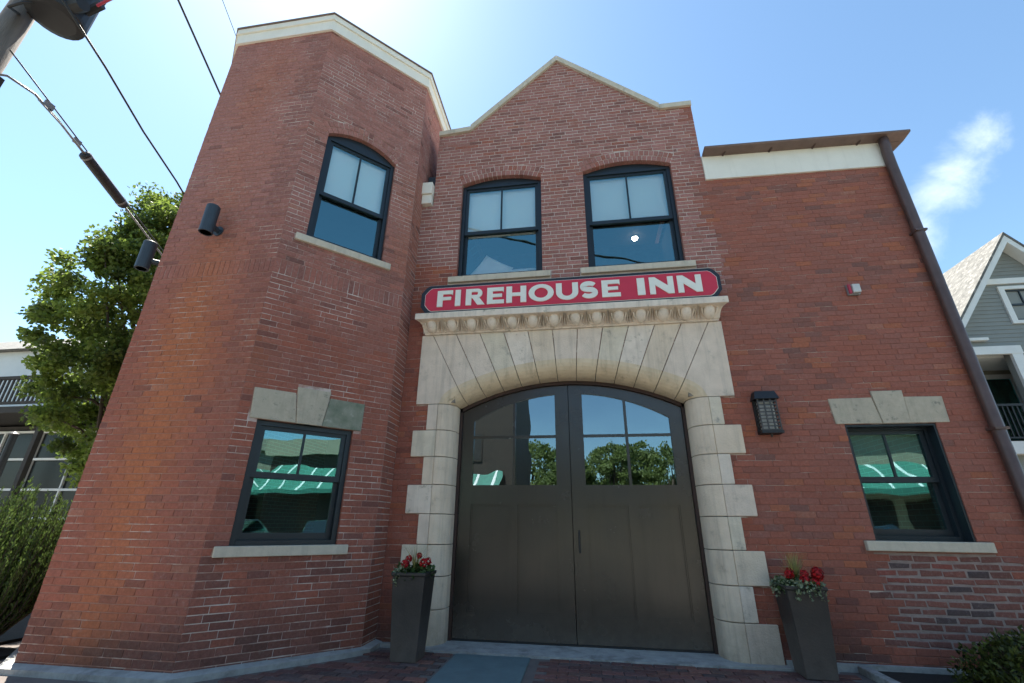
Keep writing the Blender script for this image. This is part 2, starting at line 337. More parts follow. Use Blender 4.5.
def arc_pts(xc, zc, r, x0, x1, n):
    return [(x, zc + math.sqrt(max(r * r - (x - xc) ** 2, 0))) for x in [x0 + (x1 - x0) * i / n for i in range(n + 1)]]

# ================================================================== SETTING: ground, walks, road
def sheet(name, x0, x1, y0, y1, z, mat, th=.0):
    b = MB().box((x0, y0, z - max(th, .05)), (x1, y1, z)); o = b.build(name, mat); tag(o, kind='structure'); return o
sheet('ground', -300, 300, -300, 300, -.16, 'ground')
sheet('road', -120, 120, -12.5, -4.0, -.13, 'asphalt')
sheet('side_street', 9.5, 15.5, -3.9, 60, -.135, 'asphalt')
walk = MB()
walk.box((-40, -3.7, -.15), (9, 30, -.03)); tag(walk.build('pavement', 'sidewalk'), kind='structure')
kb = MB()
kb.box((-40, -4.0, -.2), (9.3, -3.704, -.012)); tag(kb.build('kerb', 'concrete'), kind='structure')
far = MB(); far.box((-60, -16.5, -.15), (60, -12.5, .0)); tag(far.build('far_pavement', 'sidewalk'), kind='structure')
# brick walk in front of the door, pavers laid one by one where they show
wk = MB().box((-7.0, -2.6, -.1), (4.9, .31, -.012)); walkway = tag(wk.build('walkway', 'paving'), kind='structure')
pv_tones = [(.155, .07, .06), (.12, .06, .055), (.19, .085, .065), (.105, .07, .065), (.15, .085, .07)]
slab_rects = [(-1.42, -.62, -1.45, -.19)]
def paver(x0, x1, y0, y1):
    t = random.choice(pv_tones); k = U(.75, 1.2); b = MB()
    z = U(-.002, .003); e = .004
    b.add([(x0 + e, y0 + e, z), (x1 - e, y0 + e, z), (x1 - e, y1 - e, z), (x0 + e, y1 - e, z), (x0, y0, z - .005), (x1, y0, z - .005), (x1, y1, z - .005), (x0, y1, z - .005), (x0, y0, -.04), (x1, y0, -.04), (x1, y1, -.04), (x0, y1, -.04)],
          [(0, 1, 2, 3), (0, 4, 5, 1), (1, 5, 6, 2), (2, 6, 7, 3), (3, 7, 4, 0), (4, 8, 9, 5), (5, 9, 10, 6), (6, 10, 11, 7), (7, 11, 8, 4)])
    return b, (t[0] * k, t[1] * k, t[2] * k, .35)
for r in range(12):
    y1 = -.195 - r * .105; y0 = y1 - .098
    x = -3.3 + (r % 2) * .103
    while x < 2.3:
        a, b_ = x, x + .198; x += .206
        if a - y0 < -1.8 + .0 and False: continue
        if (b_ > -1.43 and a < -.61): continue
        if a < -2.4 and (y1 > a + 2.06 - .2): continue          # tower foot stands here
        mb, c = paver(a, b_, y0, y1); mb.build('paver', 'brick', walkway, attr=('brick_tone', [c] * len(mb.f)))
MB().box((-1.42, -1.46, -.06), (-.62, -.197, .002)).build('bluestone_slab', 'bluestone', walkway, bevel=.006)
# concrete door sill that laps round the jamb feet
sp = [(-2.02, .02), (-2.02, -.10), (-1.85, -.165), (1.2, -.185), (1.66, -.13), (2.36, -.11), (2.36, .02), (1.5, .02), (1.38, .45), (-1.66, .45), (-1.75, .02)]
sb = MB(); nz_ = len(sp)
sb.add([(x, y, .012) for x, y in sp] + [(x, y, -.09) for x, y in sp], [list(range(nz_))] + [[i, nz_ + i, nz_ + (i + 1) % nz_, (i + 1) % nz_] for i in range(nz_)])
door_sill = tag(sb.build('door_apron', 'concrete'), kind='structure')
# planting bed by the right-hand window with a pale edging
bed = MB().box((2.66, -1.5, -.05), (6.0, -.02, .012)); tag(bed.build('planting_bed', 'mulch'), kind='structure')
ed = MB().box((2.56, -1.5, -.06), (2.655, -.02, .05)); tag(ed.build('bed_edging', 'concrete', bevel=.012), kind='structure')
bed2 = MB().box((-10.2, -2.0, -.05), (-6.42, 6, .02)); bed2.box((-6.42, -1.55, -.05), (-5.75, -1.0, .019)); tag(bed2.build('shrub_bed', 'mulch'), kind='structure')

# ================================================================== THE FIREHOUSE
XC = -0.145
house = empty('brick_firehouse', (0, 1.5, 0), 'red brick firehouse with corner tower, stepped gable and stone arched doorway', 'building')
CO = .069                                       # brick course
S_OCT = 1.655
TA = Vector((-5.235, -1.535)); TB = Vector((-3.585, -1.535)); d45 = Vector((1, 1)).normalized()
TC = TB + d45 * S_OCT; TZ = TA + Vector((-1, 1)).normalized() * S_OCT
TOWER_TOP = 8.46
frM = frame((0, 0, 0), (1, 0, 0))               # main front: u = x
frA = frame((TA.x, TA.y, 0), (1, 0, 0))
frB = frame((TB.x, TB.y, 0), (1, 1, 0))
frC = frame((TC.x, TC.y, 0), (0, 1, 0))
frZ = frame((TZ.x, TZ.y, 0), (1, -1, 0))
BAY_L, BAY_R, WING_R = -2.235, 2.055, 4.585
GABLE = [(-2.235, 7.66), (-1.67, 7.70), (-.12, 9.2), (1.55, 7.70), (2.055, 7.70)]
def gable_z(x):
    for (x0, z0), (x1, z1) in zip(GABLE, GABLE[1:]):
        if x0 <= x <= x1: return z0 + (z1 - z0) * (x - x0) / (x1 - x0)
    return 0
def top_main(x):
    if x < BAY_L: return 6.14
    if x <= BAY_R: return gable_z(x)
    return 6.6
# window openings: (frame, u0, u1, z0, spring z, rise)
class Op: pass
def op(fr, u0, u1, z0, z1, rise=0, kind='arch'):
    o = Op(); o.fr = fr; o.u0 = u0; o.u1 = u1; o.z0 = z0; o.z1 = z1; o.rise = rise
    if rise:
        hw = (u1 - u0) / 2; o.r = (hw * hw + rise * rise) / (2 * rise); o.uc = (u0 + u1) / 2; o.zc = z1 + rise - o.r
    return o
RING = .205
W1 = op('M', -1.755, -.445, 4.745, 6.52, .12); W2 = op('M', .235, 1.59, 4.745, 6.55, .13)
W3 = op('M', 3.055, 4.0, 1.165, 2.40); WT = op('B', .275, 1.295, 4.70, 6.48, .17); WL = op('B', .205, 1.24, 1.055, 2.305)
def blocked(ops, extra, za, zb):
    iv = []
    zm = (za + zb) / 2
    for o in ops:
        if o.z0 - .105 <= zm <= o.z0: iv.append((o.u0 - .13, o.u1 + .13))       # sill stone
        elif o.z0 < zm <= o.z1: iv.append((o.u0, o.u1))
        elif o.rise and zm > o.z1:
            a0 = math.asin((o.u1 - o.u0) / 2 / o.r); zend = o.zc + (o.r + RING) * math.cos(a0); lim = (o.r + RING) * math.sin(a0)
            if zb <= zend + .02: hw = (zm - o.zc) * math.tan(a0)
            elif za < o.zc + o.r + RING: hw = lim
            else: hw = None
            if hw: iv.append((o.uc - hw, o.uc + hw))
    for (u0, u1, z0, z1) in extra:
        if z0 - .02 < zm < z1 + .001 and min(z1, zb) - max(z0, za) > .02: iv.append((u0, u1))
    return sorted(iv)
def free_intervals(a, b, iv):
    outv = []; c = a
    for x0, x1 in iv:
        if x0 > c: outv.append((c, min(x0, b)))
        c = max(c, x1)
    if c < b: outv.append((c, b))
    return [(x, y) for x, y in outv if y - x > .02]
BR = []       # every brick: (frame, parent key, vertex list, colour, screen size)
def add_brick(fr, wall, u0, u1, z0, z1, tone, prot=0, ch=.004, jit=.0012, depth=.1, quad=None):
    q = quad or [(u0, z0), (u1, z0), (u1, z1), (u0, z1)]
    cu = sum(p[0] for p in q) / 4; cz = sum(p[1] for p in q) / 4
    p = prot + U(-.0012, .0018) - (.0018 if R() < .03 else 0)
    q = [(u + U(-jit, jit), z + U(-jit, jit)) for u, z in q]
    inn = []
    for u, z in q:
        du, dz = cu - u, cz - z
        inn.append((u + math.copysign(min(ch, abs(du) * .4), du), z + math.copysign(min(ch, abs(dz) * .4), dz)))
    tl = U(-.0012, .0012)
    v = [fr(u, z, p + U(-.0006, .0006) + tl * (1 if i in (0, 3) else -1)) for i, (u, z) in enumerate(inn)]
    v += [fr(u, z, p - ch * .8) for u, z in q] + [fr(u, z, -depth) for u, z in q]
    BR.append((wall, v, tone, fr(cu, cz, 0), u1 - u0 if not quad else .07))
BF = [(0, 1, 2, 3), (0, 4, 5, 1), (1, 5, 6, 2), (2, 6, 7, 3), (3, 7, 4, 0), (4, 8, 9, 5), (5, 9, 10, 6), (6, 10, 11, 7), (7, 11, 8, 4)]
def fbm(x, y, z, s, o=3): return mnoise.fractal(Vector((x * s, y * s, z * s)), 1.0, 2.0, o)
def mixc3(a, b, t): t = max(0, min(1, t)); return tuple(x + (y - x) * t for x, y in zip(a, b))
BASE_RED = (.345, .105, .064); DULL = (.30, .118, .088); DARK = (.175, .074, .062); ORANGE = (.41, .135, .060); PURPLE_VEILED = (.37, .172, .148)  # the purple is purplish clay with pale veiling glare painted into it
STAIN = [(-1.1, 0, 4.64, .72), (.915, 0, 4.64, .76), (3.53, 0, 1.08, .58), (-3.03, -.98, 4.6, .6), (-3.08, -1.02, .98, .6)]
def tone_for(wall, x, y, z):
    """kiln tone of the brick standing at this spot: batches were mixed, patches rebuilt; upper bricks also carry painted glare haze"""
    k = R(); sp = .10
    if wall == 'wing':
        c = mixc3(BASE_RED, DULL, .45 + R() * .55); n = fbm(x, y, z * 2.2, .9); sp = .07
        if n > .18 and k < .45: c = mixc3(c, (.16, .088, .076), U(.2, .65))
        if k > .93: c = mixc3(c, ORANGE, .5)
        hz = .2
    elif wall == 'bay':
        c = mixc3(PURPLE_VEILED, DULL, R() * .8); hz = .6 + .8 * max(0, fbm(x + 9, y, z, 1.1))
        if k < .14: c = mixc3(c, DARK, U(.2, .7))
        if k > .92: c = mixc3(c, BASE_RED, .6)
    elif wall == 'low':
        c = mixc3(BASE_RED, DULL, R() * .7); hz = .15; sp = .09
        if k < .1: c = mixc3(c, DARK, U(.3, .8))
        if k > .9: c = mixc3(c, ORANGE, .5)
    elif wall == 'patch':
        c = mixc3((.25, .095, .072), (.19, .082, .066), R()); hz = .45
        if k > .9: c = (.26, .08, .06)
        if k < .12: c = (.10, .068, .066)
    else:
        n = fbm(x * .8, y * .8, z * .55, .8); hz = .2
        if wall == 'A':
            c = mixc3(BASE_RED, DULL, .2 + R() * .4); sp = .055
            orange = max(0, 1 - abs((x + 4.55) / .6)) * (1 - .7 * max(0, min(1, (z - 3.2) / 1.6))) + .4 * n
            hf = max(0, min(1, (z - 3.4) / 2.2))  # more of the painted glare tint higher up the face
            c = mixc3(c, PURPLE_VEILED, .85 * hf); hz = .2 + .25 * hf + max(0, fbm(x, y, z, 1.3)) * .7 * hf
            c = mixc3(c, ORANGE, orange * 1.1)
            if x > -3.95: c = mixc3(c, DARK, .15 + .35 * R()); hz += .15
            if k < .04: c = mixc3(c, DARK, U(.2, .6))
        else:
            c = mixc3(BASE_RED, DULL, .2 + R() * .8)
            hf = max(0, min(1, (z - 3.2) / 2.2)); c = mixc3(c, PURPLE_VEILED, .8 * hf); hz = .2 + .4 * hf + max(0, fbm(x, y, z, 1.3)) * .8 * hf
            c = mixc3(c, ORANGE, n * .7)
            if k < .13: c = mixc3(c, DARK, U(.2, .8))
    if R() < .012: c = mixc3(c, (.44, .20, .13), .35); hz += .3                    # spalled face
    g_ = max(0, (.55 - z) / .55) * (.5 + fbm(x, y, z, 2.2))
    c = mixc3(c, (.085, .052, .045), min(.75, g_ * 1.2))                           # darker brown towards the foot
    for (sx, sy, sz, hw) in STAIN:
        du = abs(math.hypot(x - sx, y - sy) - hw); dz = sz - z
        if 0 < dz < .75 and du < .14: c = mixc3(c, (.10, .062, .055), .55 * (1 - dz / .75) * (1 - du / .14))   # run-off below the sill ends
        if wall != 'patch' and 0 < dz < .35 and math.hypot(x - sx, y - sy) < hw: hz += .25 * R()
    v = U(1 - sp, 1 + sp)
    return (c[0] * v, c[1] * v, c[2] * v, min(1, hz))
def lay(fr, keyf, ua, ub, z0, z1, ops, extra, joint, length=.205, topf=None, seed=0, skip=None):
    n0 = int(round(z0 / CO)); n1 = int(math.ceil(z1 / CO - .01))
    for i in range(n0, n1):
        za, zb = i * CO, (i + 1) * CO; zm = (za + zb) / 2
        j = joint(0, zm) if callable(joint) else joint
        off = (0 if i % 2 else length / 2) + .03 * math.sin(i * 2.1 + seed)
        for a, b in free_intervals(ua, ub, blocked(ops, extra, za, zb)):
            k = math.floor((a - off) / length)
            while True:
                x0 = off + k * length; x1 = x0 + length; k += 1
                if x0 >= b - .001: break
                s, e = max(x0, a), min(x1, b)
                if e - s < .035:
                    continue
                if a - x0 > 0 and s == a: pass
                # swallow slivers at the ends
                if b - e < .035 and e < b: e = b
                if s - a < .035 and s > a: s = a
                if s > a: s += .012 * math.sin(k * 7.3 + i * 3.7 + seed)
                if e < b: e += .012 * math.sin((k + 1) * 7.3 + i * 3.7 + seed)
                if topf:
                    t0, t1 = topf(s + .001), topf(e - .001)
                    if max(t0, t1) < za + .03: continue
                key = keyf((s + e) / 2, zm)
                if key is None: continue
                p = fr((s + e) / 2, zm)
                jj = j
                if key in ('bay',): jj = .0115
                elif key == 'wing': jj = .0045
                elif key == 'low': jj = .0055
                elif key == 'patch': jj = .015
                rough = key == 'patch'
                vj = jj * .62
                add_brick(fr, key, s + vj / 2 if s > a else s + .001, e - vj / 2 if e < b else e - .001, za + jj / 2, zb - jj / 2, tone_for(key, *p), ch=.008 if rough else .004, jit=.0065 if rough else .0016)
def key_main(u, z):
    if 3.0 < u + .1 * math.sin(z * 31) < 4.32 and .2 < z < 1.065: return 'patch'
    if u > BAY_R - .1 * (int(z / CO) % 2) + .15 * math.sin(z * 3): return 'wing' if z > 1.2 else 'low'
    if z > 4.35 - .3 * u: return 'bay'
    return 'low'
HW_L, HW_S = 2.055, 1.875          # half widths of long and short jamb stones
JZ = [0, .36, .70, 1.045, 1.39, 1.735, 2.08, 2.425, 2.775]
ext = [(XC - 2.05, XC + 2.05, 2.77, 4.05)]
for i in range(8):
    hw = HW_L if i % 2 == 0 else HW_S
    ext.append((XC - hw, XC + hw, JZ[i], JZ[i + 1]))
# upper window lintel stones of the ground windows (with the taller keystone)
LINT3 = (2.945, 4.155, 2.405, 2.715); LINTL = (.105, 1.335, 2.315, 2.65)
ext += [LINT3, (3.42, 3.755, 2.7, 2.79)]
def main_extent(z):
    a, b = -2.42, WING_R
    if z > 6.14: a = BAY_L; b = BAY_R
    if z > 7.62:
        xs = [x / 100 for x in range(-223, 206) if gable_z(x / 100) > z - .035]
        if not xs: return None
        a, b = xs[0], xs[-1]
    return a, b
zt = 0
n_courses = int(9.25 / CO)
for i in range(n_courses):
    zm = (i + .5) * CO; e = main_extent(zm)
    if e is None: continue
    lay(frM, key_main, e[0], e[1], i * CO, (i + 1) * CO - .02, [W1, W2, W3], ext, .007)
extA = [(-1, 3, 4.072, 4.278)]
lay(frA, lambda u, z: 'A', 0.002, S_OCT - .006, 0, TOWER_TOP + .02, [], extA, .0085, seed=1)
lay(frB, lambda u, z: 'B', .002, S_OCT - .002, 0, TOWER_TOP + .02, [WT, WL], extA + [LINTL, (.54, .905, 2.64, 2.725)], .0085, seed=2)
lay(frC, lambda u, z: 'B', .002, .36, 0, TOWER_TOP + .02, [], [], .0085, seed=3)
lay(frC, lambda u, z: 'B', .36, 1.65, 6.6, TOWER_TOP + .02, [], [], .0085, seed=3)
lay(frZ, lambda u, z: 'A', .002, S_OCT - .002, 0, TOWER_TOP + .02, [], extA, .0085, seed=4)
for fr, key in ((frA, 'A'), (frB, 'B'), (frZ, 'A')):        # soldier course
    u = .004
    while u < S_OCT - .03:
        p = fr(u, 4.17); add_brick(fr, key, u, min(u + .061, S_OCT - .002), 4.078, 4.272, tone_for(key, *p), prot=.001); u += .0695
for o, fr, key in ((W1, frM, 'bay'), (W2, frM, 'bay'), (WT, frB, 'B')):    # two-ring rowlock arches
    hw = (o.u1 - o.u0) / 2; a0 = math.asin(hw / o.r)
    for ring in (0, 1):
        ra = o.r + ring * RING / 2 + .001; rb = ra + RING / 2 - .009
        n = int(2 * a0 * ra / .071)
        for i in range(n):
            t0 = -a0 + 2 * a0 * i / n + .0045 / ra; t1 = -a0 + 2 * a0 * (i + 1) / n - .0045 / ra
            q = [(o.uc + r_ * math.sin(t), o.zc + r_ * math.cos(t)) for r_, t in ((ra, t0), (ra, t1), (rb, t1), (rb, t0))]
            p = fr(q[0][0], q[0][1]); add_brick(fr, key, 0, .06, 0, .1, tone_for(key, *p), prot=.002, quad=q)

for o, fr, key in ((W1, frM, 'bay'), (W2, frM, 'bay'), (WT, frB, 'B')):    # cut bricks that ride over the arch backs
    a0 = math.asin((o.u1 - o.u0) / 2 / o.r); rr = o.r + RING; lim = rr * math.sin(a0); zend = o.zc + rr * math.cos(a0)
    i = int(zend / CO) - 1
    while i * CO < o.zc + rr:
        za, zb = i * CO, (i + 1) * CO; i += 1
        if zb <= zend + .02: continue
        n = int(round(2 * lim / .2)) ; sh_ = .5 * (i % 2); k = 0
        edges = sorted({-lim, lim} | {x for x in [-lim + (k + sh_) * .2 for k in range(n + 1)] if -lim + .03 < x < lim - .03})
        for ea, eb in zip(edges, edges[1:]):
            ze = [o.zc + math.sqrt(rr * rr - x * x) + .006 for x in (ea, eb)]
            if min(ze) > zb - .016: continue
            q = [(o.uc + ea + .005, min(max(za + .005, ze[0]), zb - .008)), (o.uc + eb - .005, min(max(za + .005, ze[1]), zb - .008)), (o.uc + eb - .005, zb - .005), (o.uc + ea + .005, zb - .005)]
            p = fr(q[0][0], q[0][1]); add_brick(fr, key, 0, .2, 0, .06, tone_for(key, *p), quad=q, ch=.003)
# wall cores (mortar shows between the bricks): outline with the openings cut out
def wall_core(name, fr, outer, holes, mat, n0=-.0045, back=-.32, parent=house, rev='mortar_red'):
    loops = [outer] + holes
    pts = [[Vector((u, z, 0)) for u, z in l] for l in loops]
    tris = tessellate_polygon(pts)
    flat = [p for l in loops for p in l]
    b = MB()
    b.add([fr(u, z, n0) for u, z in flat], [list(t) for t in tris], 0)
    for l in loops:
        k = len(l)
        b.add([fr(u, z, n0) for u, z in l] + [fr(u, z, back) for u, z in l], [[i, (i + 1) % k, k + (i + 1) % k, k + i] for i in range(k)], 1)
    return b.build(name, [mat, rev], parent)
def hole(o, g=.004):
    p = [(o.u0 - g, o.z0 - g), (o.u1 + g, o.z0 - g), (o.u1 + g, o.z1)]
    if o.rise: p += [(u, z + g) for u, z in arc_pts(o.uc, o.zc, o.r, o.u1, o.u0, 14)][1:-1]
    else: p[-1] = (o.u1 + g, o.z1 + g)
    p.append((o.u0 - g, o.z1 + (0 if o.rise else g))); return p
# front core split along a ragged line so each area keeps its own pointing
door_hole = [(XC - 1.75, -.05), (XC + 1.75, -.05), (XC + 1.75, 2.9)] + [(x, z + .25) for x, z in arc_pts(XC, 3.13 - 3.3, 3.3, XC + 1.5, XC - 1.5, 10)] + [(XC - 1.75, 2.9)]
front = wall_core('front_wall', frM, [(-2.42, 4.3), (-2.42, 6.14), (BAY_L, 6.14)] + GABLE + [(BAY_R, 4.3)], [hole(W1), hole(W2)], 'mortar_light')
low_out = [(-2.42, 4.3), (-2.42, -.1)] + door_hole[:1] + [door_hole[-1]] + door_hole[-2:1:-1] + [door_hole[1]] + [(WING_R, -.1), (WING_R, 6.6), (BAY_R, 6.6), (BAY_R, 4.3)]
lower = wall_core('lower_wall', frM, low_out[::-1], [hole(W3)], 'mortar_red')
wall_core('repair_patch', frM, [(2.985, .2), (4.33, .2), (4.32, 1.05), (3.0, 1.05)], [], 'mortar_patch', n0=-.0035, back=-.05)
tower = wall_core('tower_wall', frB, [(0, -.1), (S_OCT, -.1), (S_OCT, TOWER_TOP), (0, TOWER_TOP)], [hole(WT), hole(WL)], 'mortar_chamfer', back=-.3)
twA = wall_core('tower_front_wall', frA, [(0, -.1), (S_OCT - .006, -.1), (S_OCT - .006, TOWER_TOP), (0, TOWER_TOP)], [], 'mortar_tower', back=-.25)
wall_core('tower_side_wall', frC, [(0, -.1), (S_OCT, -.1), (S_OCT, TOWER_TOP), (0, TOWER_TOP)], [], 'mortar_light', back=-.25)
wall_core('tower_side_wall', frZ, [(0, -.1), (S_OCT, -.1), (S_OCT, TOWER_TOP), (0, TOWER_TOP)], [], 'mortar_light', back=-.25)
# rest of the shell
sh = MB(); sh.box((WING_R - .3, .33, -.1), (WING_R - .012, 10, 6.6)); sh.build('right_side_wall', 'side_brick', house)
sh = MB(); sh.box((-6.38, 10, -.1), (WING_R, 10.3, 6.6)); sh.build('rear_wall', 'side_brick', house)
sh = MB(); sh.box((-6.40, 1.28, -.1), (-6.1, 10, 7.0)); sh.box((-6.40, TZ.y, -.1), (-6.15, 1.28, TOWER_TOP)); sh.build('left_side_wall', 'side_brick', house)
sh = MB(); sh.box((-6.4, 2.5, 6.62), (4.9, 10.3, 6.75)); sh.box((2.06, .35, 6.64), (4.58, 2.5, 6.75)); sh.build('flat_roof', 'copper', house)
g = MB(); gv = [(-2.2, 7.4), (-.1, 8.95), (2.03, 7.4)]
g.add([(x, .33, z) for x, z in gv] + [(x, 9, z) for x, z in gv], [(0, 1, 4, 3), (1, 2, 5, 4), (3, 4, 5), (0, 2, 1)]); g.build('gable_roof', 'shingle', house)
sh = MB(); sh.box((-2.22, .33, 6.7), (-2.0, 9, 7.42)); sh.box((1.8, .33, 6.75), (2.04, 9, 7.42)); sh.build('gable_side_wall', 'side_brick', house)
tr = MB(); octp = [TZ, TA, TB, TC, Vector((TC.x, TC.y + S_OCT)), Vector((TZ.x, TZ.y + S_OCT))]
cen = Vector((-4.41, .46))
tr.add([(p.x, p.y, 8.77) for p in octp] + [(cen.x, cen.y, 8.95)], [(i, (i + 1) % 6, 6) for i in range(6)]); tr.build('tower_roof', 'copper', house)
# interior floors and partitions that the windows look into
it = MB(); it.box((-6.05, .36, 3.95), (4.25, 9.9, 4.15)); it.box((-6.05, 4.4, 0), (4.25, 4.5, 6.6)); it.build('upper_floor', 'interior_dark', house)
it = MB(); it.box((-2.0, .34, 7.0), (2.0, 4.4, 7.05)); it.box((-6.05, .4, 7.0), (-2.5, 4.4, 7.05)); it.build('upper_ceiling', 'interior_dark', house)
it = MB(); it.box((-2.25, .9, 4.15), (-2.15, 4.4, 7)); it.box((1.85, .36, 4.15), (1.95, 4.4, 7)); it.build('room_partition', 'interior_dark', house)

# bricks: the 300 that show largest become parts of their own, the rest one joined brickwork
scored = []
for i, (key, v, tone, c, wdt) in enumerate(BR):
    p = project(c); a = 0
    if p and -5 < p[0] < 1029 and -5 < p[1] < 688:
        q = [project(v[k]) for k in (4, 5, 6, 7)]
        if all(q): a = abs(sum(q[k][0] * q[(k + 1) % 4][1] - q[(k + 1) % 4][0] * q[k][1] for k in range(4))) / 2
        nrm = (v[1] - v[0]).cross(v[3] - v[0])
        if nrm.dot(CAM - c) < 0: a = 0
        if c.y > -.01 and c.z < .75 and (-2.25 < c.x < -1.4 or 1.7 < c.x < 2.4): a = 0
    scored.append((a, i))
scored.sort(reverse=True); own = {i for a, i in scored[:296]}
parents = {'A': twA, 'B': tower, 'bay': front, 'wing': lower, 'low': lower, 'patch': lower}
rest = MB(); rt = []
for i, (key, v, tone, c, wdt) in enumerate(BR):
    if i in own:
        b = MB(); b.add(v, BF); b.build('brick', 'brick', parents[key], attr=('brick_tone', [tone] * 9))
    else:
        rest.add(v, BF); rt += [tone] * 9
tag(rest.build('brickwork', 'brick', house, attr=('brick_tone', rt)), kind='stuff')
print('bricks', len(BR))

# ---- stone door surround
surround = MB()
pr_roll = [(.215 * (1 - math.sin(t)), .2 - .228 * math.cos(t)) for t in [math.pi / 2 * (1 - k / 7) for k in range(8)]]   # (offset from opening edge, y)
RI, ZCI = 3.3, 3.13 - 3.3
def arc_in(x): return ZCI + math.sqrt(RI * RI - (x - XC) ** 2)
YF = -.028
def stone_from_lines(lines, name, parent, mats=('stone', 'stone_roll'), back=.3):
    """lines: list of (I(x,z), T(x,z)); sweeps the roll profile along them"""
    b = MB(); rows = []
    for (ix, iz), (tx, tz) in lines:
        d = Vector((tx - ix, tz - iz)); L = d.length; d.normalize()
        pts = [(0, back), (0, .205)] + pr_roll[1:] + [(.222, YF), (L, YF), (L, .05)]
        rows.append([(ix + d.x * o, y, iz + d.y * o) for o, y in pts])
    k = len(rows[0])
    b.v = [Vector(p) for r in rows for p in r]
    for i in range(len(rows) - 1):
        for j in range(k - 1):
            b.f.append([i * k + j, i * k + j + 1, (i + 1) * k + j + 1, (i + 1) * k + j]); b.mi.append(1 if j < k - 3 else 0)
    b.f.append(list(range(k))[::-1]); b.mi.append(0)
    b.f.append([(len(rows) - 1) * k + j for j in range(k)]); b.mi.append(0)
    return b.build(name, mats, parent)
core = MB()
core.box((XC - 2.0, .02, 2.8), (XC - 1.52, .3, 3.76)); core.box((XC + 1.52, .02, 2.8), (XC + 2.0, .3, 3.76))
for i in range(24):
    x0 = XC - 1.52 + 3.04 * i / 24; x1 = XC - 1.52 + 3.04 * (i + 1) / 24
    z0 = arc_in(min(max(x0, XC - 1.5), XC + 1.5)) + .012; z1 = arc_in(min(max(x1, XC - 1.5), XC + 1.5)) + .012
    core.add([(x0, .215, z0), (x1, .215, z1), (x1, .215, 3.76), (x0, .215, 3.76)], [(0, 1, 2, 3)])
for sgn in (-1, 1):
    for hw, za, zb in [(HW_S - .01, .01, 2.79)]:
        xs = sorted((XC + sgn * 1.515, XC + sgn * hw)); core.box((xs[0], .215, za), (xs[1], .3, zb))
        xs = sorted((XC + sgn * 1.74, XC + sgn * hw)); core.box((xs[0], -.016, za), (xs[1], .21, zb))
surround_o = core.build('stone_surround', 'mortar_core', house)
NV = 11; TZV = 3.785
def joint(i):
    x = XC + (i - NV / 2) * .2525; return (x, arc_in(x)), (XC + (i - NV / 2) * .343, TZV)
for i in range(NV):
    ls = []
    for k in range(5):
        t = i + .016 + (1 - .032) * k / 4; ls.append(joint(t))
    stone_from_lines(ls, 'voussoir', surround_o, mats=(('stone', 'stone_pink', 'stone_grey', 'stone', 'stone_light')[(i * 7 + 3) % 5], 'stone_roll'))
for sgn in (-1, 1):
    jt = joint(0 if sgn < 0 else NV)
    I0 = (jt[0][0] + sgn * .004, jt[0][1]); T0 = (jt[1][0] + sgn * .004, TZV)
    xs = XC + sgn * 1.508; xo = XC + sgn * 2.045
    ls = [(I0, T0)]
    for k in range(1, 3):
        x = I0[0] + (xs - I0[0]) * k / 3 * .8; ls.append(((x, arc_in(x)), (T0[0] + (xo - T0[0]) * k / 2, TZV)))
    ls[-1] = (ls[-1][0], (xo, TZV))
    for k in range(1, 5):
        f = k / 4; x = ls[2][0][0] + (xs - ls[2][0][0]) * f
        ls.append(((x, arc_in(x) if k < 4 else 2.779), (xo, TZV - (TZV - 2.779) * f)))
    if sgn > 0: ls = ls[::-1]
    stone_from_lines(ls[::-1] if sgn < 0 else ls[::-1], 'springer', surround_o)
for sgn in (-1, 1):
    for i in range(8):
        hw = HW_L if i % 2 == 0 else HW_S
        z0, z1 = JZ[i] + .0045, JZ[i + 1] - .0045
        if i == 0: z0 = .0
        L = hw - 1.508
        prof = [(0, .3), (0, .205)] + pr_roll[1:] + [(.222, YF), (.226, YF + .012), (.232, YF), (L, YF), (L, .05)]
        vs_ = []
        for zz, ins in ((z0, .004), (z0 + .006, 0), (z1 - .006, 0), (z1, .004)):
            vs_ += [(XC + sgn * (1.508 + o + (0 if o else ins * .5) - (ins if o == L else 0)), y + ins * (1 if y < .1 else 0), zz) for o, y in prof]
        b = MB(); k = len(prof); fs = []; mi_ = []
        for r_ in range(3):
            for j in range(k - 1):
                f = [r_ * k + j, r_ * k + j + 1, (r_ + 1) * k + j + 1, (r_ + 1) * k + j]; fs.append(f if sgn > 0 else f[::-1]); mi_.append(1 if j < k - 5 else 0)
        fs.append(list(range(k))); fs.append([3 * k + j for j in range(k)]); mi_ += [0, 0]
        b.v = [Vector(p) for p in vs_]; b.f = fs; b.mi = mi_
        b.build('jamb_stone', [('stone_light', 'stone', 'stone_grey', 'stone_pink')[(i * 3 + (sgn > 0)) % 4], 'stone_pink'], surround_o)
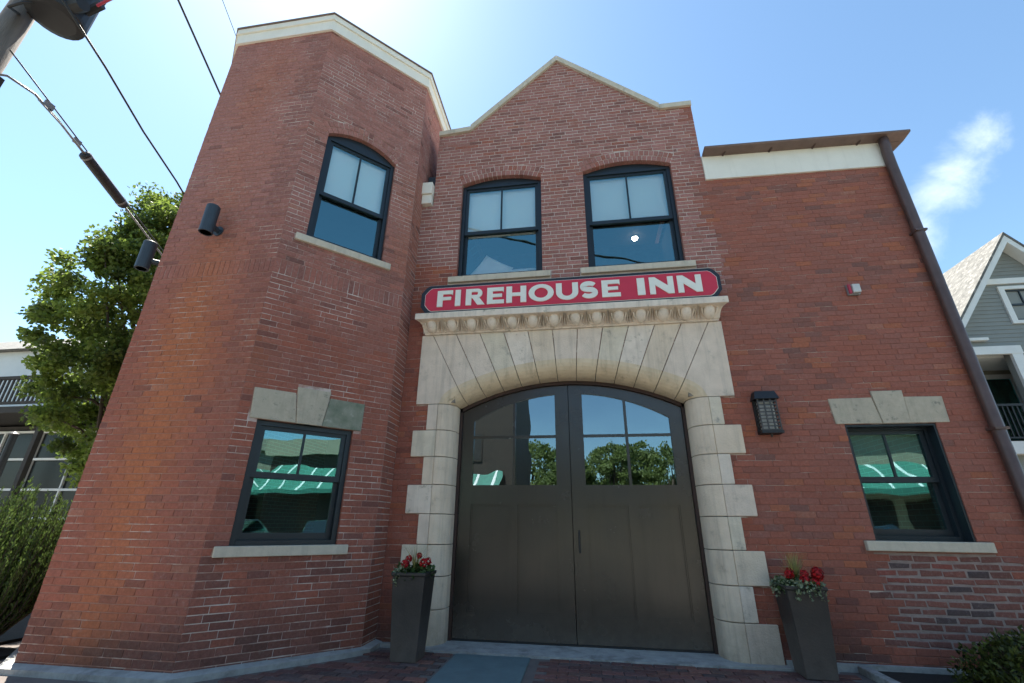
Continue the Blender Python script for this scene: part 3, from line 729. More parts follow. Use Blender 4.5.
# carved cornice over the arch
cx0, cx1 = XC - 2.105, XC + 2.115
prof = [(.02, 3.79), (-.05, 3.79), (-.055, 3.815), (-.07, 3.82)] + [(-.075, 3.83), (-.09, 3.88), (-.115, 3.925), (-.15, 3.95)] + [(-.20, 3.958), (-.235, 3.962), (-.235, 4.045), (-.225, 4.056), (.02, 4.075)]
b = MB(); k = len(prof); rows = []
for sgn, xe in ((-1, cx0), (1, cx1)):
    rows.append([(xe + sgn * (-(.235 + min(y, 0))) * .55, y, z) for y, z in prof])
mid = XC + .02
b.v = [Vector(p) for p in rows[0]] + [Vector(p) for p in rows[1]]
b.f = [[j, k + j, k + j + 1, j + 1] for j in range(k - 1)] + [list(range(k)), [k + j for j in reversed(range(k))]]; b.mi = [0] * len(b.f)
cornice = b.build('cornice', 'stone_light', house)
def egg_mesh(xc, s=1):
    b = MB(); n, mm = 12, 7; vs_ = []
    for a in range(mm + 1):
        ph = math.pi * a / mm
        for j in range(n):
            th = 2 * math.pi * j / n
            rr = math.sin(ph); zz = math.cos(ph)
            wv = .072 * rr * (1 + .22 * zz)
            x = math.cos(th) * wv; n_ = math.sin(th) * .062 * rr
            l = zz * .098; vs_.append((xc + x, -.115 - l * .55 - n_ * .8, 3.885 + l * .83 - n_ * .55))
    b.v = [Vector(p) for p in vs_]
    b.f = [[a * n + j, a * n + (j + 1) % n, (a + 1) * n + (j + 1) % n, (a + 1) * n + j] for a in range(mm) for j in range(n)]; b.mi = [0] * len(b.f)
    return b
def dart_mesh(xc):
    b = MB()
    def ridge(xf, xh, wf, wh, proud):
        pts = []
        for f in (0, .5, 1):
            y = -.075 - .115 * f; z = 3.818 + .138 * f; wv = wf + (wh - wf) * f; c = xf + (xh - xf) * f
            pts += [(c - wv, y + .03, z + .02), (c, y - proud, z - proud * .6), (c + wv, y + .03, z + .02)]
        b.add(pts, [(0, 1, 4, 3), (1, 2, 5, 4), (3, 4, 7, 6), (4, 5, 8, 7), (0, 2, 1), (6, 7, 8)])
    ridge(xc, xc, .016, .012, .028); ridge(xc - .042, xc - .014, .016, .008, .02); ridge(xc + .042, xc + .014, .016, .008, .02)
    return b
NE = 14; pitch_e = (cx1 - cx0 - .16) / NE
for i in range(NE):
    x = cx0 + .08 + pitch_e * (i + .5); egg_mesh(x).build('carved_egg', 'stone_light', cornice, smooth=True)
    # raised rim round every egg
    b = MB(); pth = []
    for k in range(13):
        t = math.pi * (1.0 + k / 12); l = math.sin(t) * .13 + .06; xx = math.cos(t) * .098
        pth.append((x + xx, -.12 - l * .62, 3.885 + l * .80))
    b.tube(pth, .013, 6); b.build('carved_rim', 'stone_light', cornice, smooth=True)
    if i < NE - 1: dart_mesh(x + pitch_e / 2).build('carved_dart', 'stone_light', cornice)

# ---- arched double door
YD = .30
jf = MB()
for sgn in (-1, 1):
    xs = sorted((XC + sgn * 1.515, XC + sgn * 1.47)); jf.box((xs[0], YD - .02, .012), (xs[1], YD + .12, 2.80))
n = 20
ring = arc_pts(XC, ZCI, RI + .01, XC - 1.515, XC + 1.515, n); ring2 = arc_pts(XC, ZCI, RI - .045, XC - 1.515, XC + 1.515, n)
for i in range(n):
    q = [ring2[i], ring2[i + 1], ring[i + 1], ring[i]]
    jf.prism(q, frM, -(YD + .12), -(YD - .02))
doorframe = jf.build('door_frame', 'door_frame', house)
def door_top(x): return ZCI + math.sqrt((RI - .047) ** 2 - (x - XC) ** 2)
GA_R, GA_Z = 2.55, 2.965 - 2.55
def glass_top(x): return GA_Z + math.sqrt(GA_R ** 2 - (x - XC) ** 2)
for sgn in (-1, 1):
    X = lambda a: XC + sgn * a          # a: distance from the meeting line
    def bx(b, a0, a1, z0, z1, y0, y1, mi=0):
        xs = sorted((X(a0), X(a1))); b.box((xs[0], y0, z0), (xs[1], y1, z1), mi)
    b = MB()
    y0, y1 = YD + .02, YD + .075
    def col_(a0, a1, zb, topf, botf=None, n=6, y0=y0, y1=y1):
        for i in range(n):
            p, q = a0 + (a1 - a0) * i / n, a0 + (a1 - a0) * (i + 1) / n
            zz = [(X(p), botf(X(p)) if botf else zb), (X(q), botf(X(q)) if botf else zb), (X(q), topf(X(q))), (X(p), topf(X(p)))]
            if sgn < 0: zz = zz[::-1]
            b.prism(zz, frM, -y1, -y0)
    G0, G1 = .185, 1.305
    col_(.004, G0, .03, door_top, None, 3)          # meeting stile
    col_(G1, 1.468, .03, door_top, None, 3)         # hinge stile
    col_(G0, G1, 0, door_top, glass_top, 10)        # arched head
    bx(b, G0, G1, 1.52, 1.755, y0, y1)              # lock rail
    bx(b, G0, G1, .03, .30, y0, y1)                 # bottom rail
    bx(b, .69, .80, .30, 1.52, y0, y1)              # middle stile
    leaf = b.build('door_leaf', 'door', house)
    for a0, a1 in ((G0, .69), (.80, G1)):
        p = MB(); bx(p, a0 + .001, a1 - .001, .301, 1.519, YD + .045, YD + .07); p.build('door_panel', 'door', leaf)
        mb = MB()
        for (c0, c1, d0, d1) in ((a0, a1, .30, .318), (a0, a1, 1.502, 1.52), (a0, a0 + .018, .318, 1.502), (a1 - .018, a1, .318, 1.502)):
            bx(mb, c0 + .001, c1 - .001, d0, d1, YD + .03, YD + .05)
        mb.build('panel_moulding', 'door', leaf)
    mt = MB()
    for c in [(G0 + G1) / 2]:
        for i in range(1):
            zz = [(X(c - .017), 1.755), (X(c + .017), 1.755), (X(c + .017), glass_top(X(c + .017)) + .002), (X(c - .017), glass_top(X(c - .017)) + .002)]
            mt.prism(zz if sgn > 0 else zz[::-1], frM, -(YD + .07), -(YD + .025))
    bx(mt, G0, (G0 + G1) / 2 - .0172, 2.363, 2.397, YD + .027, YD + .068); bx(mt, (G0 + G1) / 2 + .0172, G1, 2.363, 2.397, YD + .027, YD + .068)
    mt.build('muntin', 'door', leaf)
    for a0, a1 in ((G0, (G0 + G1) / 2 - .0175), ((G0 + G1) / 2 + .0175, G1)):
        for lvl in (0, 1):
            p = MB()
            if lvl == 0: zz = [(X(a0), 1.756), (X(a1), 1.756), (X(a1), 2.362), (X(a0), 2.362)]
            else:
                zz = [(X(a0), 2.398), (X(a1), 2.398)] + [(X(a1 + (a0 - a1) * k / 5), glass_top(X(a1 + (a0 - a1) * k / 5))) for k in range(6)]
            p.prism(zz if sgn > 0 else zz[::-1], frM, -(YD + .052), -(YD + .046)); p.build('pane', 'glass_door', leaf)
    h = MB()
    if sgn > 0:
        h.tube([(X(.075), YD - .03, .97), (X(.075), YD - .03, 1.22)], .011, 8); h.tube([(X(.075), YD + .03, .99), (X(.075), YD - .03, .99)], .009, 6); h.tube([(X(.075), YD + .03, 1.2), (X(.075), YD - .03, 1.2)], .009, 6)
        h.build('door_handle', 'black_metal', leaf)
    for zz in (.4, 1.35, 2.4):
        hb = MB(); hb.tube([(X(1.474), YD + .012, zz - .06), (X(1.474), YD + .012, zz + .06)], .010, 6); hb.build('hinge', 'black_metal', leaf)
MB().box((XC - 1.47, YD, .012), (XC + 1.47, YD + .13, .028)).build('threshold', 'black_metal', house)
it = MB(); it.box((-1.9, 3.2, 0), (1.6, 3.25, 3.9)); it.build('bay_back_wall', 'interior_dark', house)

# ---- sash windows
def window(o, fr, rec, meet, blind=None, name='window', deep=.0, sillp=.07, fw=.055, head=True):
    """frame > sashes, panes, blind, sill. rec: recess of the frame face from the wall face"""
    u0, u1, z0, z1 = o.u0, o.u1, o.z0, o.z1; f0, f1 = -rec - .11, -rec
    b = MB()
    b.ubox(fr, u0 + .001, u0 + fw, z0, z1, f0, f1); b.ubox(fr, u1 - fw, u1 - .001, z0, z1, f0, f1)
    b.ubox(fr, u0 + fw, u1 - fw, z0, z0 + .045, f0, f1 + .012)
    ztop = z1 - (.0 if o.rise else .05)
    b.ubox(fr, u0 + fw, u1 - fw, ztop - (.045 if o.rise else 0), ztop + (0 if o.rise else .049), f0, f1)
    if o.rise:      # arched head board
        ap = arc_pts(o.uc, o.zc, o.r - .002, o.u0 + .002, o.u1 - .002, 12)
        for i in range(12): b.prism([(ap[i][0], z1 + .001), (ap[i + 1][0], z1 + .001), ap[i + 1], ap[i]] if i not in (0, 11) else [(ap[i][0], z1 + .001), (ap[i + 1][0], z1 + .001), ap[i + 1], (ap[i][0], ap[i][1] + .0005)], fr, f0, f1 - .012)
        ztop -= .045
    wdw = b.build(name, 'frame', house)
    a0, a1 = u0 + fw, u1 - fw
    for which, (za, zb, sn) in enumerate(((meet - .03, ztop, f1 - .022), (z0 + .045, meet + .03, f1 - .068))):
        s = MB(); st = .05
        s.ubox(fr, a0 + .001, a0 + st, za, zb, sn - .036, sn); s.ubox(fr, a1 - st, a1 - .001, za, zb, sn - .036, sn)
        s.ubox(fr, a0 + st, a1 - st, za, za + (.06 if which == 0 else .07), sn - .036, sn); s.ubox(fr, a0 + st, a1 - st, zb - .042, zb, sn - .036, sn)
        so_ = s.build('upper_sash' if which == 0 else 'lower_sash', 'frame', wdw)
        ga, gb, gz0, gz1 = a0 + st, a1 - st, za + (.06 if which == 0 else .07), zb - .042
        if which == 0:
            c = (ga + gb) / 2
            MB().ubox(fr, c - .013, c + .013, gz0, gz1, sn - .03, sn - .004).build('muntin', 'frame', wdw)
            panes = [(ga, c - .013), (c + .013, gb)]
        else: panes = [(ga, gb)]
        for pa, pb in panes:
            pn = MB().ubox(fr, pa, pb, gz0, gz1, sn - .022, sn - .016); pn.mi = [0] + [1] * (len(pn.f) - 1); pn.build('pane', ['glass', 'glass_clear'], wdw)
    if blind:
        bl = MB(); zb_, zt_ = blind; q = f1 - .108
        bl.ubox(fr, a0 + .012, a1 - .012, zb_, zt_, q - .004, q); bl.ubox(fr, a0 + .012, a1 - .012, zb_ - .025, zb_ - .001, q - .01, q + .006)
        bl.build('window_shade', 'blind', wdw)
    if rec > .1:      # dark boards line the deep reveal
        c = MB(); c.ubox(fr, u0 + .001, u0 + .022, z0, z1 - .001, f1, -.012); c.ubox(fr, u1 - .022, u1 - .001, z0, z1 - .001, f1, -.012); c.ubox(fr, u0 + .022, u1 - .022, z1 - .022, z1 - .001, f1, -.012); c.build('casing', 'frame', wdw)
    s = MB(); s.ubox(fr, u0 - .12, u1 + .12, z0 - .10 if sillp > .05 else z0 - .075, z0 - .002, -.1, sillp * .6)
    s.build('sill', 'sill', wdw, bevel=.008)
    return wdw
window(W1, frM, .07, 5.60, (5.58, 6.5))
window(W2, frM, .07, 5.60, (5.72, 6.5))
window(WT, frB, .055, 5.50, (5.52, 6.5))
window(WL, frB, .05, 1.74, None, sillp=.06)
window(W3, frM, .13, 1.80, None, sillp=.075)
# window lintels in three stones with a proud keystone
def lintel(fr, u0, u1, z0, z1, k0, k1, kb0, kb1, ztop, mats):
    c = MB().ubox(fr, u0 + .02, u1 - .02, z0 + .01, z1 - .01, -.2, -.012).build('lintel', 'mortar_core', house)
    for poly, pr_, mt in (([(u0 + .02, z0), (kb0 - .003, z0), (k0 - .003, z1), (u0, z1 - .004)], .010, mats[0]),
                          ([(kb0, z0 - .003), (kb1, z0 - .003), (k1, ztop), (k0, ztop)], .020, mats[1]),
                          ([(kb1 + .003, z0), (u1 - .01, z0), (u1, z1 - .006), (k1 + .003, z1)], .010, mats[2])):
        MB().prism(poly, fr, -.11, pr_).build('lintel_stone', mt, c, bevel=.006)
lintel(frB, .105, 1.335, 2.312, 2.65, .535, .91, .59, .865, 2.722, ('lintel', 'lintel', 'lintel_moss'))
lintel(frM, 2.945, 4.155, 2.408, 2.715, 3.42, 3.755, 3.46, 3.74, 2.79, ('lintel', 'lintel', 'lintel'))

# ---- coping, frieze, gutter, downspout, tower cornice
for (x0, z0), (x1, z1) in zip(GABLE, GABLE[1:]):
    L = math.hypot(x1 - x0, z1 - z0); n = max(1, int(round(L / .75)))
    nx, nz2 = -(z1 - z0) / L, (x1 - x0) / L
    for i in range(n):
        a = (x0 + (x1 - x0) * i / n, z0 + (z1 - z0) * i / n); c = (x0 + (x1 - x0) * (i + 1) / n, z0 + (z1 - z0) * (i + 1) / n)
        dx, dz = (c[0] - a[0]) / L * n * .003, (c[1] - a[1]) / L * n * .003
        # mitre: end pieces lean towards the vertical joint
        h_ = .085
        MB().prism([(a[0] + dx, a[1] + dz - .012), (c[0] - dx, c[1] - dz - .012), (c[0] - dx + (nx * h_ if i < n - 1 else 0), c[1] - dz + (nz2 * h_ if i < n - 1 else h_ / max(nz2, .5) * .97)), (a[0] + dx + (nx * h_ if i > 0 else 0), a[1] + dz + (nz2 * h_ if i > 0 else h_ / max(nz2, .5) * .97))], frM, -.34, .045).build('coping_stone', 'sill', house)
MB().prism([(BAY_R + .003, 6.14), (WING_R + .015, 6.085), (WING_R + .015, 6.525), (BAY_R + .003, 6.60)], frM, -.02, .028).build('frieze_board', 'white_wood', house)
xs0, xs1 = BAY_R + .012, 4.84
def ez(x): return -.075 * (x - xs0) / (xs1 - xs0)
gt = MB(); pf = [(-.03, 6.575), (-.19, 6.588), (-.20, 6.60), (-.20, 6.622), (-.185, 6.63), (-.03, 6.618)]; kk = len(pf)
gt.add([(xs0, y, z + ez(xs0)) for y, z in pf] + [(xs1, y, z + ez(xs1)) for y, z in pf], [[i, kk + i, kk + (i + 1) % kk, (i + 1) % kk] for i in range(kk)] + [list(range(kk)), list(range(2 * kk - 1, kk - 1, -1))])
gutter = gt.build('eave_gutter', 'copper', house)
for x in (2.36, 3.02, 3.62, 4.22):
    z = 6.572 + ez(x); MB().tube([(x, -.035, z), (x + .012, -.075, z - .006), (x + .02, -.11, z + .004)], [.018, .016, .008], 6).build('gutter_bracket', 'pipe', gutter)
so2 = MB(); z = 6.575 + ez(4.84); so2.add([(4.60, -.028, z), (4.84, -.028, z), (4.84, 2.4, z + .25), (4.60, 2.4, z + .25), (4.60, -.028, z + .04), (4.84, -.028, z + .04), (4.84, 2.4, z + .29), (4.60, 2.4, z + .29)], [(0, 3, 2, 1), (4, 5, 6, 7), (0, 1, 5, 4), (1, 2, 6, 5), (2, 3, 7, 6), (3, 0, 4, 7)]); so2.build('rake_soffit', 'copper', house)
dp = MB(); dp.tube([(4.53, -.10, 6.50), (4.53, -.10, 6.38), (4.535, -.078, 6.27), (4.535, -.072, 6.0), (4.535, -.072, .12), (4.535, -.13, .03)], .062, 12)
dsp = dp.build('downspout', 'pipe', house, smooth=True)
for z in (4.9, 2.3): MB().box((4.465, -.137, z), (4.603, -.005, z + .025)).build('strap', 'pipe', dsp)
tc0 = MB(); tcp = [TZ, TA, TB, TC, Vector((TC.x, TC.y + S_OCT))]
cen3 = cen
def off(p, d):
    v = (p - cen3); return cen3 + v * (1 + d / (v.length * math.cos(math.pi / 8)))
for d0, d1, z0, z1, nm, mt in ((-.05, .035, 8.455, 8.66, 'tower_frieze', 'white_wood'), (-.05, .06, 8.662, 8.765, 'tower_fascia', 'white_wood'), (-.05, .08, 8.767, 8.79, 'tower_drip_edge', 'copper')):
    b = MB()
    for p, q in zip(tcp, tcp[1:]):
        a = [off(p, d0), off(q, d0), off(q, d1), off(p, d1)]
        b.add([(v.x, v.y, z0) for v in a] + [(v.x, v.y, z1) for v in a], [(0, 1, 2, 3), (7, 6, 5, 4), (0, 4, 5, 1), (2, 6, 7, 3)])
    b.build(nm, mt, house)
# rainwater box in the slot between tower and gable
b = MB()
b.add([(-2.418, -.10, 6.33), (-2.243, -.10, 6.33), (-2.243, .2, 6.33), (-2.418, .2, 6.33), (-2.418, -.10, 6.56), (-2.243, -.10, 6.56), (-2.243, .2, 6.56), (-2.418, .2, 6.56)], [(0, 3, 2, 1), (4, 5, 6, 7), (0, 1, 5, 4), (1, 2, 6, 5), (2, 3, 7, 6), (3, 0, 4, 7)])
b.box((-2.415, -.07, 6.15), (-2.25, .2, 6.325)); b.build('rainwater_box', 'white_wood', house, bevel=.008)
MB().box((-2.40, .1, 6.56), (-2.25, .3, 6.85)).build('valley_flashing', 'navy_metal', house)
# pale concrete foot round the tower
b = MB(); po = [off(TZ, .11), off(TA, .10), off(TB, .10), off(TC, .08)]; pi = [off(TZ, -.02), off(TA, -.02), off(TB, -.02), off(TC, -.02)]
po2 = [po[0], po[1], po[2]] + [po[2].lerp(po[3], f) for f in (.3, .6, .85)] + [TC + Vector((.09, .03)), TC + Vector((.075, .36))]
pi2 = [pi[0], pi[1], pi[2]] + [pi[2].lerp(pi[3], f) for f in (.3, .6, .85)] + [TC + Vector((-.02, 0)), TC + Vector((-.02, .36))]
k = len(po2)
for i in range(k - 1):
    a = [pi2[i], pi2[i + 1], po2[i + 1], po2[i]]
    b.add([(v.x, v.y, -.08) for v in a] + [(v.x, v.y, zz) for v, zz in zip(a, (.06, .06, .035, .035))], [(4, 7, 6, 5), (2, 3, 7, 6), (0, 4, 5, 1)])
b.build('concrete_footing', 'concrete', house)
MB().box((-2.34, -.06, -.05), (-2.02, .0, .03)).build('wall_footing', 'concrete', house); MB().box((1.93, -.05, -.05), (WING_R, -.002, .055)).build('wall_footing', 'concrete', house)

# ================================================================== THINGS ON AND BY THE FRONT
# painted name board
SY = -.10
sign = empty('inn_sign', (XC, SY, 4.085), 'long red name board with white raised letters above the stone arch', 'sign')
frS = frame((0, SY, 0), (1, 0, 0))
def board_poly(x0, x1, z0, z1, c):
    pts = []
    for (cx_, cz_, sx, sz) in ((x0, z0, 1, 1), (x1, z0, -1, 1), (x1, z1, -1, -1), (x0, z1, 1, -1)):
        q = [(cx_ + sx * c * 1.0, cz_), (cx_ + sx * c * .62, cz_ + sz * c * .22), (cx_ + sx * c * .28, cz_ + sz * c * .62), (cx_, cz_ + sz * c * 1.0)]
        if sx * sz > 0: q = q[::-1]
        pts += q
    return pts
MB().prism(board_poly(-2.225, 1.955, 4.085, 4.54, .12), frS, -.06, .03).build('board', 'sign_black', sign)
MB().prism(board_poly(-2.165, 1.91, 4.118, 4.498, .105), frS, .03, .036).build('white_line', 'sign_white', sign)
MB().prism(board_poly(-2.158, 1.903, 4.125, 4.491, .102), frS, .036, .041).build('red_field', 'sign_red', sign)
LET = [('F', -1.971, -1.742), ('I', -1.702, -1.623), ('R', -1.544, -1.275), ('E', -1.231, -.99), ('H', -.952, -.666), ('O', -.633, -.277), ('U', -.245, .064), ('S', .091, .327), ('E', .386, .632), ('I', .863, .964), ('N', 1.025, 1.342), ('N', 1.393, 1.704)]
LZ0, LZ1 = 4.178, 4.438; LH = LZ1 - LZ0; ST = .082; SH = .06
def letter(ch, x0, x1):
    b = MB(); w_ = x1 - x0; n0, n1 = .041, .058
    def P(*pts): b.prism([(x0 + u, LZ0 + v) for u, v in pts], frS, n0, n1)
    def rc(a, c, d, e): P((a, d), (c, d), (c, e), (a, e))
    def arcband(cx_, cz_, ro, zo, ri, zi, t0, t1, n):
        for k in range(n):
            a0 = t0 + (t1 - t0) * k / n; a1 = t0 + (t1 - t0) * (k + 1) / n
            P((cx_ + ri * math.cos(a0), cz_ + zi * math.sin(a0)), (cx_ + ro * math.cos(a0), cz_ + zo * math.sin(a0)), (cx_ + ro * math.cos(a1), cz_ + zo * math.sin(a1)), (cx_ + ri * math.cos(a1), cz_ + zi * math.sin(a1)))
    pi_ = math.pi
    if ch == 'I': rc(0, w_, 0, LH)
    elif ch in 'EF':
        rc(0, ST, 0, LH); rc(ST, w_, LH - SH, LH); rc(ST, w_ * .9, LH * .5 - SH * .42, LH * .5 + SH * .42)
        if ch == 'E': rc(ST, w_ * 1.02, 0, SH)
        P((w_, LH - SH - .018), (w_, LH - SH), (w_ - .02, LH - SH))
    elif ch == 'H': rc(0, ST, 0, LH); rc(w_ - ST, w_, 0, LH); rc(ST, w_ - ST, LH * .5 - SH * .45, LH * .5 + SH * .45)
    elif ch == 'O': arcband(w_ / 2, LH / 2, w_ / 2, LH / 2 + .006, w_ / 2 - ST, LH / 2 - SH * .8, 0, 2 * pi_, 26)
    elif ch == 'U':
        zr = LH * .45; rc(0, ST, zr, LH); rc(w_ - ST, w_, zr, LH); arcband(w_ / 2, zr, w_ / 2, zr + .006, w_ / 2 - ST, zr - SH * .9, pi_, 2 * pi_, 16)
    elif ch == 'N':
        s_ = ST * .92; rc(0, s_, 0, LH); rc(w_ - s_, w_, 0, LH); P((s_, LH * .54), (w_ - s_, 0), (w_ - s_, LH * .46), (s_, LH))
    elif ch == 'R':
        rc(0, ST, 0, LH); zm = LH * .44; bw = w_ * .90; rz = (LH - zm) / 2
        rc(ST, bw - rz, LH - SH * .85, LH); rc(ST, bw - rz, zm, zm + SH * .75)
        arcband(bw - rz, zm + rz, rz, rz, rz - .066, rz - SH * .8, -pi_ / 2, pi_ / 2, 10)
        P((ST * 1.15, zm), (w_ - .095, 0), (w_ + .012, 0), (bw - rz + .03, zm))
    elif ch == 'S':
        pts = []
        for k in range(33):
            t = k / 32
            if t < .5: a = math.radians(25 + t * 2 * (270 - 25)); pts.append((w_ / 2 + (w_ / 2 - .036) * math.cos(a), .182 + .047 * math.sin(a)))
            else: a = math.radians(90 - (t - .5) * 2 * (90 + 155)); pts.append((w_ / 2 + (w_ / 2 - .033) * math.cos(a), .083 + .052 * math.sin(a)))
        pts.pop(16)
        lft, rgt = [], []
        for k, (u, v) in enumerate(pts):
            a = pts[max(k - 1, 0)]; c = pts[min(k + 1, len(pts) - 1)]; d = Vector((c[0] - a[0], c[1] - a[1])).normalized(); hw = .031 + .008 * abs(math.sin(math.pi * k / 31))
            lft.append((u - d.y * hw, v + d.x * hw)); rgt.append((u + d.y * hw, v - d.x * hw))
        for k in range(31): P(rgt[k], rgt[k + 1], lft[k + 1], lft[k])
    b.build('letter', 'sign_white', sign)
for ch, a, c in LET: letter(ch, a, c)

# caged wall lantern by the doorway
ln = empty('wall_lantern', (2.2, -.005, 2.28), 'black caged wall lantern between the stone jamb and the right-hand window', 'lantern')
MB().box((2.09, -.03, 2.30), (2.33, -.003, 2.74)).build('back_plate', 'black_metal', ln)
MB().box((2.125, -.085, 2.35), (2.295, -.03, 2.68)).build('lamp_glass', 'lens', ln)
cg = MB()
for z in [2.33 + .042 * i for i in range(9)]:
    cg.box((2.105, -.135, z), (2.315, -.122, z + .012)); cg.box((2.105, -.122, z), (2.118, -.03, z + .012)); cg.box((2.302, -.122, z), (2.315, -.03, z + .012))
for x in (2.10, 2.170, 2.24, 2.305): cg.box((x, -.139, 2.32), (x + .014, -.125, 2.70))
cg.build('cage', 'cage_metal', ln)
b = MB(); b.add([(2.07, -.16, 2.70), (2.35, -.16, 2.70), (2.35, -.004, 2.70), (2.07, -.004, 2.70), (2.10, -.12, 2.80), (2.32, -.12, 2.80), (2.32, -.004, 2.80), (2.10, -.004, 2.80)], [(0, 3, 2, 1), (4, 5, 6, 7), (0, 1, 5, 4), (1, 2, 6, 5), (2, 3, 7, 6), (3, 0, 4, 7)]); b.build('hood', 'black_metal', ln)
b = MB(); b.box((2.09, -.145, 2.295), (2.33, -.003, 2.325)); b.tube([(2.21, -.08, 2.30), (2.21, -.08, 2.255)], [.02, .008], 8); b.build('base_rim', 'black_metal', ln)
# fire alarm strobe
st = empty('alarm_strobe', (3.58, -.003, 4.07), 'small red and white alarm strobe high on the right-hand brick wall', 'alarm')
MB().box((3.50, -.045, 4.06), (3.64, -.003, 4.21)).build('housing', 'grey_metal', st, bevel=.008)
MB().box((3.545, -.085, 4.075), (3.635, -.046, 4.195)).build('lens', 'lens', st, bevel=.01)
MB().box((3.503, -.065, 4.072), (3.535, -.046, 4.2)).build('red_band', 'red_plastic', st)
# cylinder lights on the tower
def cyl_light(c, n, label):
    e = empty('cylinder_wall_light', (c[0], c[1], c[2]), label, 'wall light', 'cylinder lights on the tower')
    r = .078; h = .40
    b = MB().lathe(c, [(.055, .012), (.06, .0), (r, 0), (r, h - .01), (r - .008, h), (.01, h)], 20); b.build('shade', 'navy_metal', e, smooth=False)
    v = Vector(c) + Vector((0, 0, .14)); MB().tube([v, v + Vector((-n[0], -n[1], 0)) * .17], .035, 10).build('arm', 'navy_metal', e)
    w2 = v + Vector((-n[0], -n[1], 0)) * .158; MB().tube([w2, w2 + Vector((-n[0], -n[1], 0)) * .015], .07, 14).build('wall_plate', 'navy_metal', e)
nA = frA.N; nZ = frZ.N
pA = frA(.735, 4.60, .172); cyl_light(tuple(pA), nA, 'dark cylinder wall light on the broad front face of the tower')
pZ = frZ(S_OCT - .21, 4.28, .172); cyl_light(tuple(pZ), nZ, 'dark cylinder wall light peeping past the outer tower corner')

# planters
def planter(cx_, cy_, label, hgt=.80, bw=.135, tw=.185):
    e = empty('tall_planter', (cx_, cy_, .003), label, 'planter', 'tall planters flanking the door')
    b = MB(); z0, z1 = .003, hgt
    def rg(w_, z): return [(cx_ - w_, cy_ - w_, z), (cx_ + w_, cy_ - w_, z), (cx_ + w_, cy_ + w_, z), (cx_ - w_, cy_ + w_, z)]
    rr = [rg(bw, z0), rg(tw - .008, z1 - .035), rg(tw + .004, z1 - .03), rg(tw + .004, z1), rg(tw - .022, z1), rg(tw - .03, z1 - .07)]
    b.v = [Vector(p) for q in rr for p in q]
    for i in range(5):
        for j in range(4): b.f.append([i * 4 + j, i * 4 + (j + 1) % 4, (i + 1) * 4 + (j + 1) % 4, (i + 1) * 4 + j]); b.mi.append(0)
    b.f.append([3, 2, 1, 0]); b.mi.append(0); b.build('body', 'planter', e, bevel=.006)
    s = MB(); q = rg(tw - .027, z1 - .05); s.add(q, [(0, 1, 2, 3)]); s.add([(p[0], p[1], p[2] - .03) for p in q], [(3, 2, 1, 0)]); s.build('soil', 'mulch', e)
def leafquad(vs_, fs, p, d, nrm, L, Wd, fold=.0):
    k = len(vs_); s = d.cross(nrm).normalized()
    vs_ += [p, p + d * L * .5 + s * Wd * .5 + nrm * fold * L, p + d * L, p + d * L * .5 - s * Wd * .5 + nrm * fold * L]
    fs.append([k, k + 1, k + 2, k + 3])
def rdir(up=0):
    while True:
        v = Vector((U(-1, 1), U(-1, 1), U(-1, 1)))
        if .05 < v.length < 1: break
    v.normalize(); v.z += up; return v.normalized()
def foliage(name, mat, parent, pts, L, Wd, up=.2, n=1, droop=0):
    b = MB(); tn = []
    for p, t in pts:
        for _ in range(n):
            d = rdir(up); nr = rdir(.8); nr = (nr - d * nr.dot(d))
            if nr.length < .1: continue
            leafquad(b.v, b.f, p + rdir() * L * .3, d, nr.normalized(), L * U(.7, 1.25), Wd * U(.7, 1.2), .06); tn.append(max(0, min(1, t + U(-.25, .25))))
    b.mi = [0] * len(b.f)
    return b.build(name, mat, parent, attr=('leaf_tone', tn))
def grass_tuft(cx_, cy_, z, n, h, spread, label, lean=(0, 0)):
    e = empty('spike_grass', (cx_, cy_, z), label, 'grass', 'spike grasses in the planters')
    b = MB(); tn = []
    for i in range(n):
        a = U(0, 2 * math.pi); hh = h * U(.55, 1.05); sp = spread * U(.2, 1); w_ = U(.004, .007)
        pth = [Vector((cx_, cy_, z)) + Vector((math.cos(a) * sp * f ** 1.8 + lean[0] * f * f, math.sin(a) * sp * f ** 1.8 + lean[1] * f * f, hh * f * (1 - .12 * f * sp / spread))) for f in (0, .25, .5, .75, 1)]
        sd_ = Vector((-math.sin(a + .8), math.cos(a + .8), 0)); k = len(b.v)
        for j, p in enumerate(pth):
            ww = w_ * (1 - j / 4 * .85); b.v += [p - sd_ * ww, p + sd_ * ww]
        for j in range(4): b.f.append([k + 2 * j, k + 2 * j + 1, k + 2 * j + 3, k + 2 * j + 2]); tn.append(R())
    b.mi = [0] * len(b.f); b.build('blades', 'blade', e, attr=('leaf_tone', tn))
